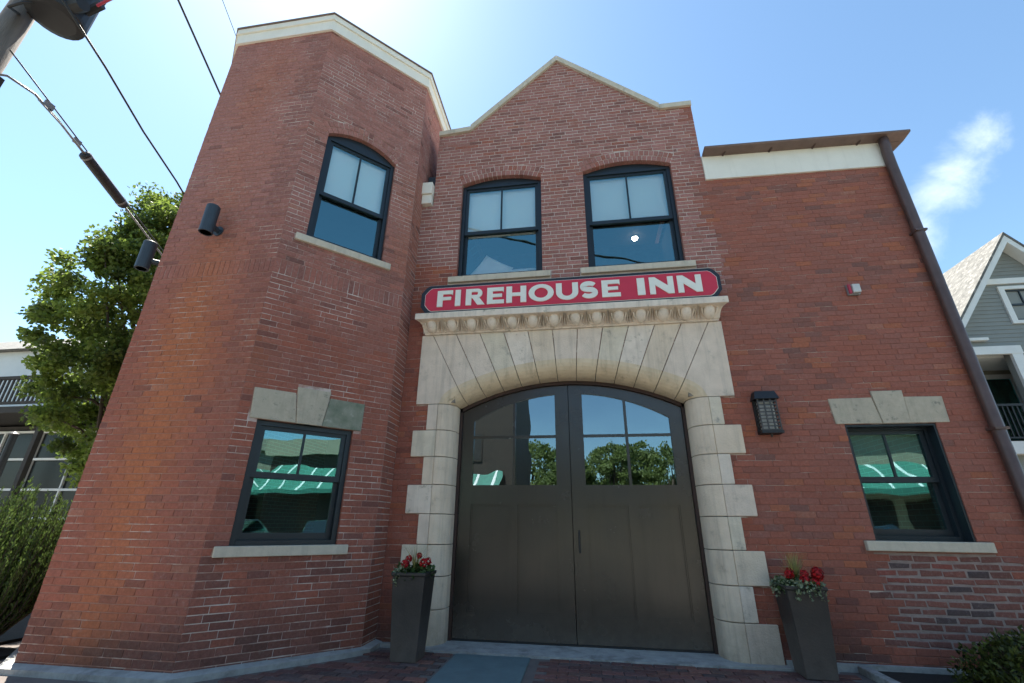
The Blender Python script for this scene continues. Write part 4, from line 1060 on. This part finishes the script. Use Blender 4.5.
def geranium(cx_, cy_, z, heads, label):
    e = empty('red_geranium', (cx_, cy_, z), label, 'flower', 'red geraniums in the planters')
    st_ = MB()
    for (dx, dy, dz, r) in heads:
        st_.tube([(cx_ + dx * .3, cy_ + dy * .3, z - .02), (cx_ + dx * .8, cy_ + dy * .8, z + dz * .6), (cx_ + dx, cy_ + dy, z + dz)], .0035, 5)
        c = Vector((cx_ + dx, cy_ + dy, z + dz)); b = MB(); tn = []
        for i in range(90):
            d = rdir(.25); p = c + d * r * U(.72, 1.0); nr = d; t = nr.orthogonal().normalized(); t = (Matrix.Rotation(U(0, 6.28), 3, nr) @ t)
            leafquad(b.v, b.f, p - t * r * .25, t, (nr + rdir() * .4).normalized(), r * .55, r * .48, .05); tn.append(R())
        b.mi = [0] * len(b.f); b.build('flower_head', 'petal', e, attr=('leaf_tone', tn))
    st_.build('stems', 'geranium_leaf', e)
    pts = []
    for i in range(230):
        a = U(0, 6.28); rr = .205 * math.sqrt(R()); pts.append((Vector((cx_ + math.cos(a) * rr, cy_ + math.sin(a) * rr, z + U(-.02, .10) - rr * .12)), R()))
    foliage('leaves', 'geranium_leaf', e, pts, .05, .05, .5)
PLx, PLy = -1.845, -.50; PRx, PRy = 2.075, -.295
planter(PLx, PLy, 'tall charcoal planter on the tower side of the big door')
planter(PRx, PRy, 'tall charcoal planter on the lantern side of the big door', .76)
grass_tuft(PLx, PLy, .75, 38, .36, .17, 'thin arching spike grass in the planter on the tower side')
grass_tuft(PRx - .01, PRy, .71, 110, .36, .14, 'thick pale spike grass in the planter on the lantern side')
geranium(PLx, PLy, .76, [(-.07, -.12, .12, .045), (-.06, -.05, .16, .04), (.03, .02, .19, .035), (.13, -.10, .13, .048), (.15, -.02, .14, .04)], 'red geraniums in the planter on the tower side of the door')
geranium(PRx, PRy, .72, [(.15, -.13, .15, .06), (.17, -.06, .12, .055), (.02, -.15, .09, .05), (-.10, -.10, .13, .045), (.04, -.10, .14, .04), (.10, -.16, .07, .042), (-.06, -.02, .15, .04)], 'red geraniums in the planter on the lantern side of the door')
def trailing(cx_, cy_, z, label, n, only=None):
    e = empty('trailing_plant', (cx_, cy_, z), label, 'plant', 'pale trailing plants in the planters')
    pts = []; sm = MB()
    for i in range(n):
        a = U(0, 6.28) if only is None else U(*only)
        r0, r1 = .12, U(.19, .235); dr = U(.02, .13)
        pth = [Vector((cx_ + math.cos(a) * r, cy_ + math.sin(a) * r, z + dz)) for r, dz in ((r0, .0), ((r0 + r1) / 2, .045), (r1, .02), (r1 + .01, -dr))]
        sm.tube(pth, .0025, 4)
        for f in [k / 7 for k in range(8)]:
            s = f * 2.999; j = int(s); p = pth[j].lerp(pth[j + 1], s - j); pts.append((p, R()))
    sm.build('stems', 'geranium_leaf', e); foliage('leaves', 'pale_leaf', e, pts, .032, .026, .3, 2)
trailing(PRx, PRy, .755, 'pale leafy trailing plant round the rim of the lantern side planter', 44)
trailing(PLx, PLy, .795, 'sparse trailing plant hanging over the tower side planter edge', 7, (2.6, 4.4))

# pillows and ceiling lamp glimpsed through the upper windows
def pillow(c, s, rot, label):
    b = MB(); n = 12
    rotm = Matrix.Rotation(rot[2], 3, 'Z') @ Matrix.Rotation(rot[1], 3, 'Y') @ Matrix.Rotation(rot[0], 3, 'X')
    for side in (1, -1):
        k = len(b.v)
        for i in range(n + 1):
            for j in range(n + 1):
                u, v = 2 * i / n - 1, 2 * j / n - 1
                th = (max(0, (1 - u ** 4) * (1 - v ** 4)) ** .5) * .09 + .012 * mnoise.noise(Vector((u * 2.1, v * 2.1, side)))
                pu = u * (1 - .07 * (1 - v * v)); pv = v * (1 - .07 * (1 - u * u))
                b.v.append(Vector(c) + rotm @ Vector((pu * s[0], side * max(th, 0), pv * s[1])))
        for i in range(n):
            for j in range(n):
                q = [k + i * (n + 1) + j, k + (i + 1) * (n + 1) + j, k + (i + 1) * (n + 1) + j + 1, k + i * (n + 1) + j + 1]; b.f.append(q if side > 0 else q[::-1])
    b.mi = [0] * len(b.f); o = b.build('pillow', 'cloth', smooth=True); tag(o, label, 'pillow', 'pillows behind the gable window')
bench = MB().box((-2.0, .33, 4.15), (-.2, 1.1, 4.86)); tag(bench.build('window_seat', 'interior_dark', bevel=.02), 'low dark window seat inside the gable window over the tower-side door leaf', 'bench')
pillow((-1.33, .50, 5.10), (.27, .27), (-.18, .55, 0), 'white pillow standing on its corner behind the gable window glass')
pillow((-.78, .52, 4.99), (.27, .14), (-.15, .0, 0), 'white pillow lying low behind the gable window glass')
lm, t_, n_, l_, b_ = newmat('lit_lamp_diffuser'); b_.inputs['Emission Color'].default_value = (1, .93, .8, 1); b_.inputs['Emission Strength'].default_value = 10; b_.inputs['Base Color'].default_value = (.9, .9, .85, 1)
M['lamp_on'] = lm
cl = empty('ceiling_lamp', (1.345, 2.57, 6.985), 'small lit round lamp on the ceiling seen through the gable window', 'lamp')
MB().lathe((1.345, 2.57, 6.935), [(.01, 0), (.05, .004), (.06, .02), (.06, .045)], 16).build('diffuser', 'lamp_on', cl)
MB().lathe((1.345, 2.57, 6.975), [(.075, 0), (.078, .012), (.075, .024)], 16).build('rim', 'grey_metal', cl)

# ================================================================== PLANTS
def grow_tree(name, base, h, crown_c, crown_r, nclump, per, L, Wd, label, mat='leaf', group=None, seed=1, trunk_r=.14, shape=1.0):
    random.seed(seed)
    e = empty(name, base, label, 'tree', group)
    base = Vector(base); cc = Vector(crown_c); cr_ = Vector(crown_r)
    tk = MB(); topz = cc.z + cr_.z * .55
    tp = [base, base + Vector((U(-.05, .05), U(-.05, .05), (topz - base.z) * .33)), Vector((cc.x, cc.y, 0)) * .5 + Vector((base.x, base.y, 0)) * .5 + Vector((0, 0, base.z + (topz - base.z) * .62)), Vector((cc.x, cc.y, topz))]
    tk.tube(tp, [trunk_r, trunk_r * .8, trunk_r * .5, trunk_r * .12], 9)
    pts = []; cl_ = []
    for i in range(nclump):
        while True:
            d = Vector((U(-1, 1), U(-1, 1), U(-1, 1)))
            if d.length <= 1: break
        rr = d.length; d = d.normalized() * (rr ** .5)
        sx = 1 - .35 * max(0, d.z) * shape
        lump = 1 + .22 * mnoise.noise(d * 2.3 + Vector((seed * 3.1, 0, 0)))
        c = Vector((cc.x + d.x * cr_.x * sx * lump, cc.y + d.y * cr_.y * sx * lump, cc.z + d.z * cr_.z * lump)); cl_.append(c)
        sz = U(.5, 1.1) * min(cr_) * .23; tn = U(.15, .85)
        for k in range(per):
            q = rdir() * (sz * R() ** .45); q.z *= .62; pts.append((c + q, tn))
    for c in random.sample(cl_, min(len(cl_), 26)):
        f = U(.2, .8); s = f * 2.999; j = int(s); st0 = tp[j].lerp(tp[j + 1], s - j)
        if st0.z > c.z: st0 = tp[0].lerp(tp[1], .95)
        tk.tube([st0, st0.lerp(c, .5) + Vector((0, 0, .12 * (c - st0).length)), c], [trunk_r * .32, trunk_r * .2, .012], 6)
    tk.build('trunk', 'bark', e, smooth=True)
    foliage('crown', mat, e, pts, L, Wd, .1)
grow_tree('broadleaf_tree', (-10.8, 3.2, -.03), 10, (-10.75, 3.2, 6.0), (1.85, 2.2, 3.9), 380, 190, .105, .08, 'leafy green tree rising behind the brick tower', seed=5)
# the right-hand flank of the same planting, half hidden by the tower
grow_tree('broadleaf_tree', (-10.4, 5.8, -.03), 10, (-10.3, 5.8, 6.9), (2.4, 2.2, 5.0), 150, 100, .16, .11, 'second leafy tree almost wholly hidden behind the brick tower', seed=9)
random.seed(21)
def upright_shrub(cx_, cy_, h, r, n, label):
    e = empty('upright_shrub', (cx_, cy_, .02), label, 'shrub')
    st_ = MB(); b = MB(); tn = []
    for i in range(n):
        a = U(0, 6.28); rr = r * math.sqrt(R()); hh = h * U(.5, 1.05) * (1 - .2 * rr / r)
        p0 = Vector((cx_ + math.cos(a) * rr * .35, cy_ + math.sin(a) * rr * .35, .02)); p3 = Vector((cx_ + math.cos(a) * rr * 1.1, cy_ + math.sin(a) * rr * 1.1, hh))
        p1 = p0.lerp(p3, .4) + Vector((math.cos(a), math.sin(a), 0)) * rr * .2
        st_.tube([p0, p1, p3], [.009, .006, .002], 4)
        tone = U(.1, .9)
        for k in range(150):
            f = .14 + .86 * R(); p = p0.lerp(p1, f / .4) if f < .4 else p1.lerp(p3, (f - .4) / .6)
            d = rdir(1.7); nr = rdir(); nr = nr - d * nr.dot(d)
            if nr.length < .1: continue
            leafquad(b.v, b.f, p + rdir() * .012, d, nr.normalized(), U(.032, .055), U(.010, .017)); tn.append(max(0, min(1, tone * .6 + .4 * f + U(-.2, .2))))
    st_.build('stems', 'bark', e); b.mi = [0] * len(b.f); b.build('foliage', 'needle', e, attr=('leaf_tone', tn))
upright_shrub(-6.42, -1.2, 1.68, .60, 420, 'feathery upright green shrub beside the tower foot')
def low_bush(c, r, n, label):
    e = empty('low_bush', (c[0], c[1], .01), label, 'bush'); pts = []; st_ = MB()
    for i in range(n):
        d = rdir(.35); d.z = abs(d.z); k = 1 + .25 * mnoise.noise(d * 2.5); q = Vector((c[0] + d.x * r[0] * k * R() ** .25, c[1] + d.y * r[1] * k * R() ** .25, .04 + d.z * r[2] * k * R() ** .3)); pts.append((q, U(0, 1)))
        if i % 60 == 0: st_.tube([(c[0] + d.x * .05, c[1] + d.y * .05, .0), tuple(q)], .005, 4)
    st_.build('stems', 'bark', e); foliage('foliage', 'box_leaf', e, pts, .05, .028, .3, 2)
low_bush((3.82, -.5, 0), (.66, .40, .40), 2000, 'dark low bush under the right-hand ground floor window')

# ================================================================== POLE, TRANSFORMER AND WIRES
pole = MB().tube([(-8.12, -2.5, -.16), (-8.12, -2.5, 5), (-8.12, -2.5, 10.6)], [.19, .17, .14], 16); po_ = empty('utility_pole', (-8.12, -2.5, -.16), 'grey weathered wooden utility pole at the street corner', 'pole')
pole.build('shaft', 'pole', po_, smooth=True)
b = MB(); b.box((-9.2, -2.72, 9.9), (-5.6, -2.6, 10.05)); b.build('crossarm', 'pole', po_)
tf = empty('pole_transformer', (-7.22, -2.45, 8.02), 'black can hanging from the utility pole with bushings', 'transformer')
MB().lathe((-7.48, -2.45, 8.18), [(.25, 0), (.34, .03), (.35, .08), (.35, .85), (.37, .87), (.37, .92), (.2, 1.0), (.01, 1.02)], 24).build('tank', 'cable', tf)
b = MB(); b.box((-7.98, -2.52, 8.35), (-7.8, -2.38, 8.42)); b.build('hanger', 'cable', tf); b = MB(); b.box((-7.98, -2.52, 8.8), (-7.8, -2.38, 8.87)); b.build('hanger', 'cable', tf)
b = MB(); b.tube([(-7.15, -2.5, 8.3), (-6.93, -2.52, 8.28)], .09, 10); b.tube([(-7.14, -2.35, 8.42), (-6.88, -2.37, 8.5)], .06, 8); b.build('bushing', 'cable', tf)
MB().tube([(-6.9, -2.4, 8.44), (-6.62, -2.42, 8.54)], .02, 6).build('red_tag', 'red_plastic', tf)
b = MB(); b.tube([(-8.0, -2.55, 8.25), (-7.8, -2.75, 8.05), (-7.6, -2.75, 8.1), (-7.45, -2.6, 8.3)], .02, 6); b.build('lead', 'cable', tf)
WD = Vector((-.2298, 1, -.2334))
pole2 = MB().tube([(-11.4, 12.6, -.16), (-11.4, 12.6, 8.6)], [.19, .14], 14); p2 = empty('utility_pole', (-11.4, 12.6, -.16), 'far wooden utility pole standing hidden beyond the tower and trees', 'pole'); pole2.build('shaft', 'pole', p2)
def wire(p0, s0, s1, r, label, mat='cable', wob=0):
    p0 = Vector(p0); pts = []
    n = 16
    for i in range(n + 1):
        s = s0 + (s1 - s0) * i / n
        q = p0 + WD * s + Vector((0, 0, .0025 * max(0, s - 5) ** 2)); q += Vector((math.sin(s * 3.1), 0, math.cos(s * 2.3))) * wob; pts.append(q)
    return tag(MB().tube(pts, r, 6).build('overhead_wire', mat, smooth=True), label, 'wire', 'overhead wires past the tower')
wire((-7.85, -2.5, 7.51), 0, 15, .011, 'steel strand carrying the black splice tube')
wire((-6.84, -2.5, 7.83), -.42, 15, .016, 'black wire running from the transformer can past the tower', wob=.012)
wire((-6.93, -1.5, 10.12), -9, 14, .020, 'high thick black wire that meets the tower edge highest but one')
wire((-8.309, .5, 13.049), -9, 13, .008, 'thin high wire just touching the top corner of the tower')
pts_ = [Vector((-7.98, -2.52, 9.6)).lerp(Vector((17.45, -7.8, 5.45)), i / 14) - Vector((0, 0, 1.1 * (i / 14) * (1 - i / 14))) for i in range(15)]
tag(MB().tube(pts_, .03, 6).build('overhead_wire', 'cable', smooth=True), 'thick wire slung over the street, mirrored across the upper tower window', 'wire', 'overhead wires past the tower')
cb = MB(); s_at = lambda s, o=(0, 0, 0): Vector((-7.85, -2.5, 7.51)) + WD * s + Vector(o)
cb.tube([(-8.3, -2.9, 6.9), (-8.02, -2.6, 6.98), s_at(.12, (0, 0, -.34)), s_at(.5, (0, 0, -.14)), s_at(.9, (0, 0, -.09)), s_at(1.6, (0, 0, -.085))], .018, 7)
cb.tube([s_at(.55, (.03, 0, -.18)), s_at(1.0, (.03, 0, -.12)), s_at(1.6, (.03, 0, -.09))], .012, 6)
cb.tube([s_at(2.4, (0, 0, -.09)), s_at(5, (0, 0, -.10)), s_at(9, (0, 0, -.06)), s_at(14, (0, 0, .1))], .018, 7)
tag(cb.build('telecom_cable', 'cable_grey', smooth=True), 'grey cable looping from the pole up to the splice tube', 'cable')
spl = empty('splice_tube', tuple(s_at(2.0, (0, 0, -.2))), 'thick black splice tube strapped under the overhead strand', 'cable joint')
MB().tube([s_at(1.47, (0, 0, -.09)), s_at(1.49, (0, 0, -.09)), s_at(2.48, (0, 0, -.09)), s_at(2.52, (0, 0, -.09))], [.06, .085, .085, .06], 14).build('sleeve', 'cable', spl)
for s in (1.52, 2.4): MB().tube([s_at(s, (0, 0, -.09)), s_at(s + .03, (0, 0, -.09))], .09, 14).build('band', 'cable_grey', spl)
for s, w_ in ((.72, .05), (1.3, .045)):
    c = s_at(s, (0, 0, -.05)); o = MB().box((-w_ * .3, -w_ * 1.3, -w_), (w_ * .3, w_ * 1.3, w_), at=tuple(c)).build('cable_clamp', 'cable_grey'); tag(o, 'small grey clamp joining strand and cable, %s' % ('nearer the pole' if s < 1 else 'next to the splice tube'), 'clamp')
o = MB().box((-8.15, -2.75, 6.9), (-8.0, -2.32, 7.15)).build('cable_bracket', 'deck_wood', po_)

# ================================================================== NEIGHBOUR HOUSE ON THE RIGHT
HY = 8.0; HXC = 12.96; HW = 3.35; AP = 9.66; SL = 1.345
nh = empty('gabled_house', (HXC, HY, 0), 'grey clapboard house with white trim, steep gable and upper porch', 'house')
frH = frame((0, HY, 0), (1, 0, 0))
EAVE = AP - SL * HW
PX0, PX1, PZ0, PZ1 = 10.35, 12.05, 3.42, 5.86        # porch opening
sd_ = MB(); z = 0; rowh = .125
def siding_row(x0, x1, z0, z1): sd_.add([frH(x0, z0, .018), frH(x1, z0, .018), frH(x1, z1, .002), frH(x0, z1, .002), frH(x0, z0, .0), frH(x1, z0, .0)], [(0, 1, 2, 3), (4, 5, 1, 0)])
while z < AP - .35:
    hw = min(HW, (AP - .3 - z) / SL)
    if hw > .05:
        iv = []
        if z > PZ0 - .3 and z < PZ1: iv.append((PX0, PX1))
        if 6.85 < z < 7.95: iv.append((12.45, 13.91))
        if z < PZ0 - .4 and z > .3: iv.append((10.6, 12.0))
        for a, c in free_intervals(HXC - hw, HXC + hw, iv): siding_row(a, c, z, z + rowh)
    z += rowh
sdo = sd_.build('siding', 'siding', nh)
b = MB(); b.box((HXC - HW, HY + .02, -.15), (PX0 - .02, HY + .2, EAVE)); b.box((PX1 + .02, HY + .02, -.15), (HXC + HW, HY + .2, EAVE)); b.box((PX0 - .02, HY + .02, -.15), (PX1 + .02, HY + .2, 3.1)); b.box((HXC - HW, HY + .2, -.15), (HXC - HW + .2, HY + 9, EAVE)); b.box((HXC + HW - .2, HY + .2, -.15), (HXC + HW, HY + 9, EAVE)); b.box((HXC - HW, HY + 9, -.15), (HXC + HW, HY + 9.2, EAVE))
b.build('wall', 'siding', nh)
b = MB(); zq = 5.98; gpl = [(PX1 + .02, EAVE), (HXC + HW, EAVE), (HXC, AP - .25), (HXC - (AP - .25 - zq) / SL, zq), (PX1 + .02, zq)]
b.prism(gpl, frame((0, HY, 0), (1, 0, 0)), -.2, -.025); b.build('gable_wall', 'siding', nh)
for sgn, nm in ((-1, 'roof'), (1, 'roof')):
    e_ = HW + .35
    P0 = [(HXC, AP), (HXC + sgn * e_, AP - SL * e_)]; dz = .1
    b = MB(); b.add([(x, y, zz + d) for d in (0, -dz) for x, zz in P0 for y in (HY - .38, HY + 9.5)], [(0, 1, 3, 2), (4, 6, 7, 5), (0, 2, 6, 4), (2, 3, 7, 6), (1, 5, 7, 3), (0, 4, 5, 1)])
    rf = b.build(nm, 'shingle', nh)
    b = MB(); zt_, zb_ = -.105, -.36
    b.add([(HXC, HY - .36, AP + zt_), (HXC + sgn * e_, HY - .36, AP - SL * e_ + zt_), (HXC + sgn * e_, HY - .36, AP - SL * e_ + zb_), (HXC, HY - .36, AP + zb_), (HXC, HY - .02, AP + zt_), (HXC + sgn * e_, HY - .02, AP - SL * e_ + zt_), (HXC + sgn * e_, HY - .02, AP - SL * e_ + zb_), (HXC, HY - .02, AP + zb_)], [(0, 1, 2, 3), (3, 2, 6, 7), (4, 7, 6, 5), (1, 5, 6, 2)])
    b.build('rake_board', 'trim', nh)
hwz = (AP - .3 - 8.1) / SL
MB().ubox(frH, HXC - hwz, HXC + hwz, 8.06, 8.24, .0, .07).build('gable_band', 'trim', nh)
# gable window
b = MB(); X0, X1, Z0, Z1 = 12.45, 13.91, 6.78, 7.98
for a in ((X0, X0 + .15, Z0, Z1), (X1 - .15, X1, Z0, Z1), (X0 + .15, X1 - .15, Z1 - .1, Z1), (X0 + .15, X1 - .15, Z0, Z0 + .1)): b.ubox(frH, *a, -.05, .06)
gw = b.build('window', 'trim', nh)
b = MB()
for a in ((X0 + .15, X0 + .2, Z0 + .1, Z1 - .1), (X1 - .2, X1 - .15, Z0 + .1, Z1 - .1), (X0 + .2, X1 - .2, 7.36, 7.42), (X0 + .2, X1 - .2, Z0 + .1, Z0 + .15), (X0 + .2, X1 - .2, Z1 - .15, Z1 - .1), (X0 + .53, X0 + .56, 7.42, Z1 - .15), (X0 + .88, X0 + .91, 7.42, Z1 - .15)): b.ubox(frH, *a, -.06, .01)
b.build('sash', 'frame', gw); MB().ubox(frH, X0 + .2, X1 - .2, Z0 + .15, Z1 - .15, -.05, -.044).build('pane', 'glass', gw)
b = MB(); b.ubox(frH, X0 + .2, X1 - .2, Z0 + .12, 7.2, -.2, -.12); b.build('curtain', 'blind', gw)
# recessed upper porch
b = MB(); b.box((PX0 - .3, HY + 1.5, 3.1), (13.4, HY + 1.6, 6.1)); b.box((13.3, HY + .2, 3.1), (13.4, HY + 1.5, 6.1)); b.box((PX0 - .1, HY + .2, 3.1), (PX0 - .02, HY + 1.5, 6.1)); b.build('porch_wall', 'porch_wall', nh)
MB().box((PX0 - .3, HY + .21, PZ1), (13.4, HY + 1.6, PZ1 + .08)).build('porch_ceiling', 'trim', nh)
b = MB(); b.ubox(frH, PX0 - .3, PX1 + .28, PZ1, PZ1 + .24, .0, .10); b.ubox(frH, PX1, PX1 + .26, PZ0, PZ1, .0, .09); b.build('porch_trim', 'trim', nh)
b = MB(); b.box((PX0 - .3, HY - .25, 3.1), (PX1 + .5, HY + .2, 3.42)); b.box((PX0 - .3, HY + .2, 3.1), (13.4, HY + 1.5, 3.42)); b.build('porch_floor', 'trim', nh)
frP = frame((0, HY + 1.5, 0), (1, 0, 0))
b = MB(); DX0, DX1 = 11.62, 12.6
for a in ((12.28, 12.42, 3.42, 5.72), (13.1, 13.24, 3.42, 5.72), (12.42, 13.1, 5.58, 5.72)): b.ubox(frP, *a, 0, .05)
pd = b.build('porch_door', 'trim', nh); MB().ubox(frP, 12.42, 13.1, 3.42, 5.58, .004, .012).build('door_glass', 'glass', pd)
MB().ubox(frP, 12.42, 13.1, 3.42, 5.58, .001, .003).build('door_back', 'interior_dark', pd)
b = MB(); b.box((PX0 - .2, HY - .20, 4.36), (PX1 + .45, HY - .14, 4.42)); b.box((PX0 - .2, HY - .20, 3.5), (PX1 + .45, HY - .14, 3.54))
x = PX0 - .2
while x < PX1 + .45: b.box((x, HY - .185, 3.54), (x + .028, HY - .155, 4.36)); x += .115
tag(b.build('porch_railing', 'black_metal', nh), kind='stuff')
b = MB(); b.box((10.6, HY + .3, 0), (12.0, HY + .35, 3)); b.build('lower_opening', 'interior_dark', nh)
MB().ubox(frH, 11.1, 11.6, 6.28, 6.36, .02, .14).build('wall_vent', 'trim', nh)

# ================================================================== DECKED BUILDING ON THE LEFT
lb = empty('decked_building', (-19, 7, 0), 'dark glazed building with white window bars under a wooden deck', 'building')
LY = 6.6; frL = frame((0, LY, 0), (1, 0, 0))
MB().box((-30, LY + .3, -.15), (-14.2, LY + 8, 4.2)).build('wall', 'interior_dark', lb)
MB().ubox(frL, -30, -14.2, 0.2, 4.0, -.28, -.27).build('glazing', 'dark_glazing', lb)
b = MB()
for zz in (.3, 1.25, 2.1, 3.05, 3.95): b.ubox(frL, -30, -14.2, zz, zz + .07, -.26, -.18)
b.build('glazing_rail', 'trim', lb)
b = MB(); x = -29.9
while x < -14.2: b.ubox(frL, x, x + .05, .2, 4.0, -.27, -.20); x += 1.5
b.build('glazing_bar', 'trim', lb)
dk = MB(); dk.box((-30, LY - 1.2, 4.3), (-14.0, LY + 1.4, 4.5)); dk.build('deck', 'deck_wood', lb)
b = MB(); b.box((-30, LY - 1.15, 5.42), (-14.05, LY - 1.05, 5.52)); b.box((-30, LY - 1.14, 4.6), (-14.05, LY - 1.06, 4.68)); b.build('deck_rail', 'deck_wood', lb)
b = MB(); x = -29
while x < -14.1: b.box((x, LY - 1.13, 4.66), (x + .055, LY - 1.09, 5.44)); x += .17
tag(b.build('deck_balusters', 'deck_wood', lb), kind='stuff')
for x in (-28, -25, -22, -19, -16.2): MB().box((x, LY - 1.18, -.1), (x + .14, LY - 1.04, 4.3)).build('deck_post', 'deck_wood', lb)
wb = empty('white_clapboard_house', (-24, 12, 0), 'white clapboard house beyond the wooden deck', 'house')
b = MB(); b.box((-34, 11, -.15), (-19.5, 18, 8.9)); b.build('wall', 'clapboard_white', wb)
b = MB(); b.add([(-34.4, 10.6, 8.9), (-19.1, 10.6, 8.9), (-19.1, 18.4, 8.9), (-34.4, 18.4, 8.9), (-34.4, 14.5, 11.2), (-19.1, 14.5, 11.2)], [(0, 1, 5, 4), (2, 3, 4, 5), (1, 2, 5), (3, 0, 4), (3, 2, 1, 0)]); b.build('roof', 'shingle', wb)
lp = empty('lamp_post', (-15.05, 4.2, -.03), 'dark post standing before the glazed building', 'post')
MB().tube([(-15.05, 4.2, -.03), (-15.05, 4.2, 3.35)], [.10, .085], 12).build('shaft', 'black_metal', lp)
MB().lathe((-15.05, 4.2, 3.35), [(.1, 0), (.12, .03), (.05, .08), (.01, .1)], 12).build('cap', 'black_metal', lp)

# ================================================================== ACROSS THE STREET (seen in the glass)
def awning(parent, fr, u0, u1, z0, z1, outn):
    b = MB(); b.add([fr(u0, z1, .05), fr(u1, z1, .05), fr(u1, z0, outn), fr(u0, z0, outn), fr(u1, z0 - .22, outn), fr(u0, z0 - .22, outn)], [(0, 3, 2, 1), (3, 5, 4, 2)]); b.build('awning', 'awning', parent)
    u = u0 + .3
    while u < u1 - .2:
        MB().add([fr(u, z1 + .01, .06), fr(u + .14, z1 + .01, .06), fr(u + .14, z0 + .01, outn + .01), fr(u, z0 + .01, outn + .01)], [(0, 3, 2, 1)]) if False else None
        s = MB(); s.add([fr(u, z1 + .012, .05), fr(u + .13, z1 + .012, .05), fr(u + .13, z0 + .012, outn), fr(u, z0 + .012, outn)], [(0, 3, 2, 1)]); s.build('awning_stripe', 'awning_white', parent); u += 1.15
def shop(name, fr, w_, h_, dep, label, wallmat):
    e = empty(name, tuple(fr(w_ / 2, 0, -dep / 2)), label, 'building')
    b = MB(); b.ubox(fr, 0, w_, 0, h_, -dep, 0); b.build('wall', wallmat, e)
    b = MB(); b.ubox(fr, -.2, w_ + .2, h_ - .6, h_ + .3, -.3, .3); b.build('fascia', 'shop_wall', e)
    u = .8
    while u < w_ - 2.4:
        g_ = MB().ubox(fr, u, u + 2.2, .5, 2.6, .0, .03).build('window', 'shop_brown', e); MB().ubox(fr, u + .1, u + 2.1, .6, 2.5, .03, .04).build('pane', 'interior_dark', g_)
        u += 2.9
    awning(e, fr, .5, w_ - .5, 3.0, 4.3, 1.6); return e
shop('awning_shop', frame((24, -19, 0), (-1, 0, 0)), 17, 6.2, 8, 'tan shop with a long green striped awning across the street', 'shop_wall')
shop('corner_shop', frame((17.5, -16, 0), (0, 1, 0)), 12, 5.6, 8, 'brown corner shop with green awning beyond the side street', 'shop_brown') if False else shop('corner_shop', frame((17.5, -4.5, 0), (0, -1, 0)), 12, 5.6, 8, 'brown corner shop with green awning beyond the side street', 'shop_brown')
bb = empty('brown_building', (-9, -24, 0), 'tall dark brown building across the street', 'building')
b = MB(); b.box((-16, -28, 0), (-3.9, -20, 11.5)); b.build('wall', 'shop_brown', bb); b = MB(); b.box((-16.3, -28.3, 11.5), (-3.6, -19.7, 11.9)); b.build('cornice', 'shop_wall', bb)
for zz in (4.6, 8.0):
    for x in (-14.5, -12, -9.5, -7): g_ = MB().box((x, -20, zz), (x + 1.2, -19.95, zz + 1.9)).build('window', 'shop_brown', bb); MB().box((x + .1, -19.95, zz + .1), (x + 1.1, -19.94, zz + 1.8)).build('pane', 'interior_dark', g_)
awning(bb, frame((-4.3, -20, 0), (-1, 0, 0)), .2, 10, 2.8, 4.0, 1.6)
for i, (x, y, h_, r) in enumerate([(-1.5, -42, 8.5, 3.4), (3.5, -46, 10.5, 4.2), (9.5, -44, 9.5, 4.0), (-6, -48, 11, 4.2), (15, -48, 10, 4.2), (6.5, -52, 12, 4.5)]):
    grow_tree('street_tree', (x, y, -.1), h_, (x, y, h_ * .58), (r, r, h_ * .36), 110, 70, .34, .26, ['lone round tree across the street beside the brown building', 'broad tree across the street between two shops, mirrored in the door', 'round tree across the street behind the awning shop end', 'tall tree rising behind the brown building', 'broad tree standing behind the tan awning shop', 'tallest tree at the back of the row across the street'][i], mat='leaf_far', group='trees across the street', seed=30 + i, trunk_r=.22)
def car(cx_, cy_, rz, label):
    e = empty('parked_car', (cx_, cy_, -.13), label, 'car')
    c, s = math.cos(rz), math.sin(rz)
    T = lambda x, y, z: (cx_ + x * c - y * s, cy_ + x * s + y * c, z - .13)
    prof = [(-2.2, .35), (-2.25, .75), (-2.1, .95), (-1.6, 1.0), (-1.05, 1.5), (.55, 1.52), (1.15, 1.02), (2.05, .9), (2.25, .65), (2.2, .35)]
    b = MB(); k = len(prof)
    for y, ins in ((-.9, 0), (.9, 0)): b.v += [Vector(T(x, y * (.82 if z > 1.2 else 1), z)) for x, z in prof]
    b.f = [[i, (i + 1) % k, k + (i + 1) % k, k + i] for i in range(k)] + [list(range(k))[::-1], [k + i for i in range(k)]]; b.mi = [0] * len(b.f); b.build('body', 'car_paint', e, bevel=.05)
    for sg in (-1, 1):
        for x in (-1.4, 1.4):
            w_ = MB().tube([T(x, sg * .93, .33), T(x, sg * .70, .33)], .33, 18).build('wheel', 'rubber', e); MB().tube([T(x, sg * .94, .33), T(x, sg * .93, .33)], .2, 14).build('rim', 'car_chrome', w_)
    for sg in (-1, 1):
        MB().tube([T(2.24, sg * .65, .72), T(2.27, sg * .65, .72)], .11, 10).build('headlight', 'lens', e)
        b = MB(); b.v = [Vector(T(x, sg * (.905 if z < 1.1 else .76), z)) for x, z in ((-1.4, 1.03), (.95, 1.03), (.45, 1.45), (-.95, 1.45))]; b.f = [[0, 1, 2, 3] if sg < 0 else [3, 2, 1, 0]]; b.mi = [0]; b.build('side_window', 'glass', e)
car(12.5, -9.5, 2.6, 'dark parked car mirrored in the lower tower window')
car(8.5, -11.4, math.pi, 'dark parked car mirrored in the right-hand window')
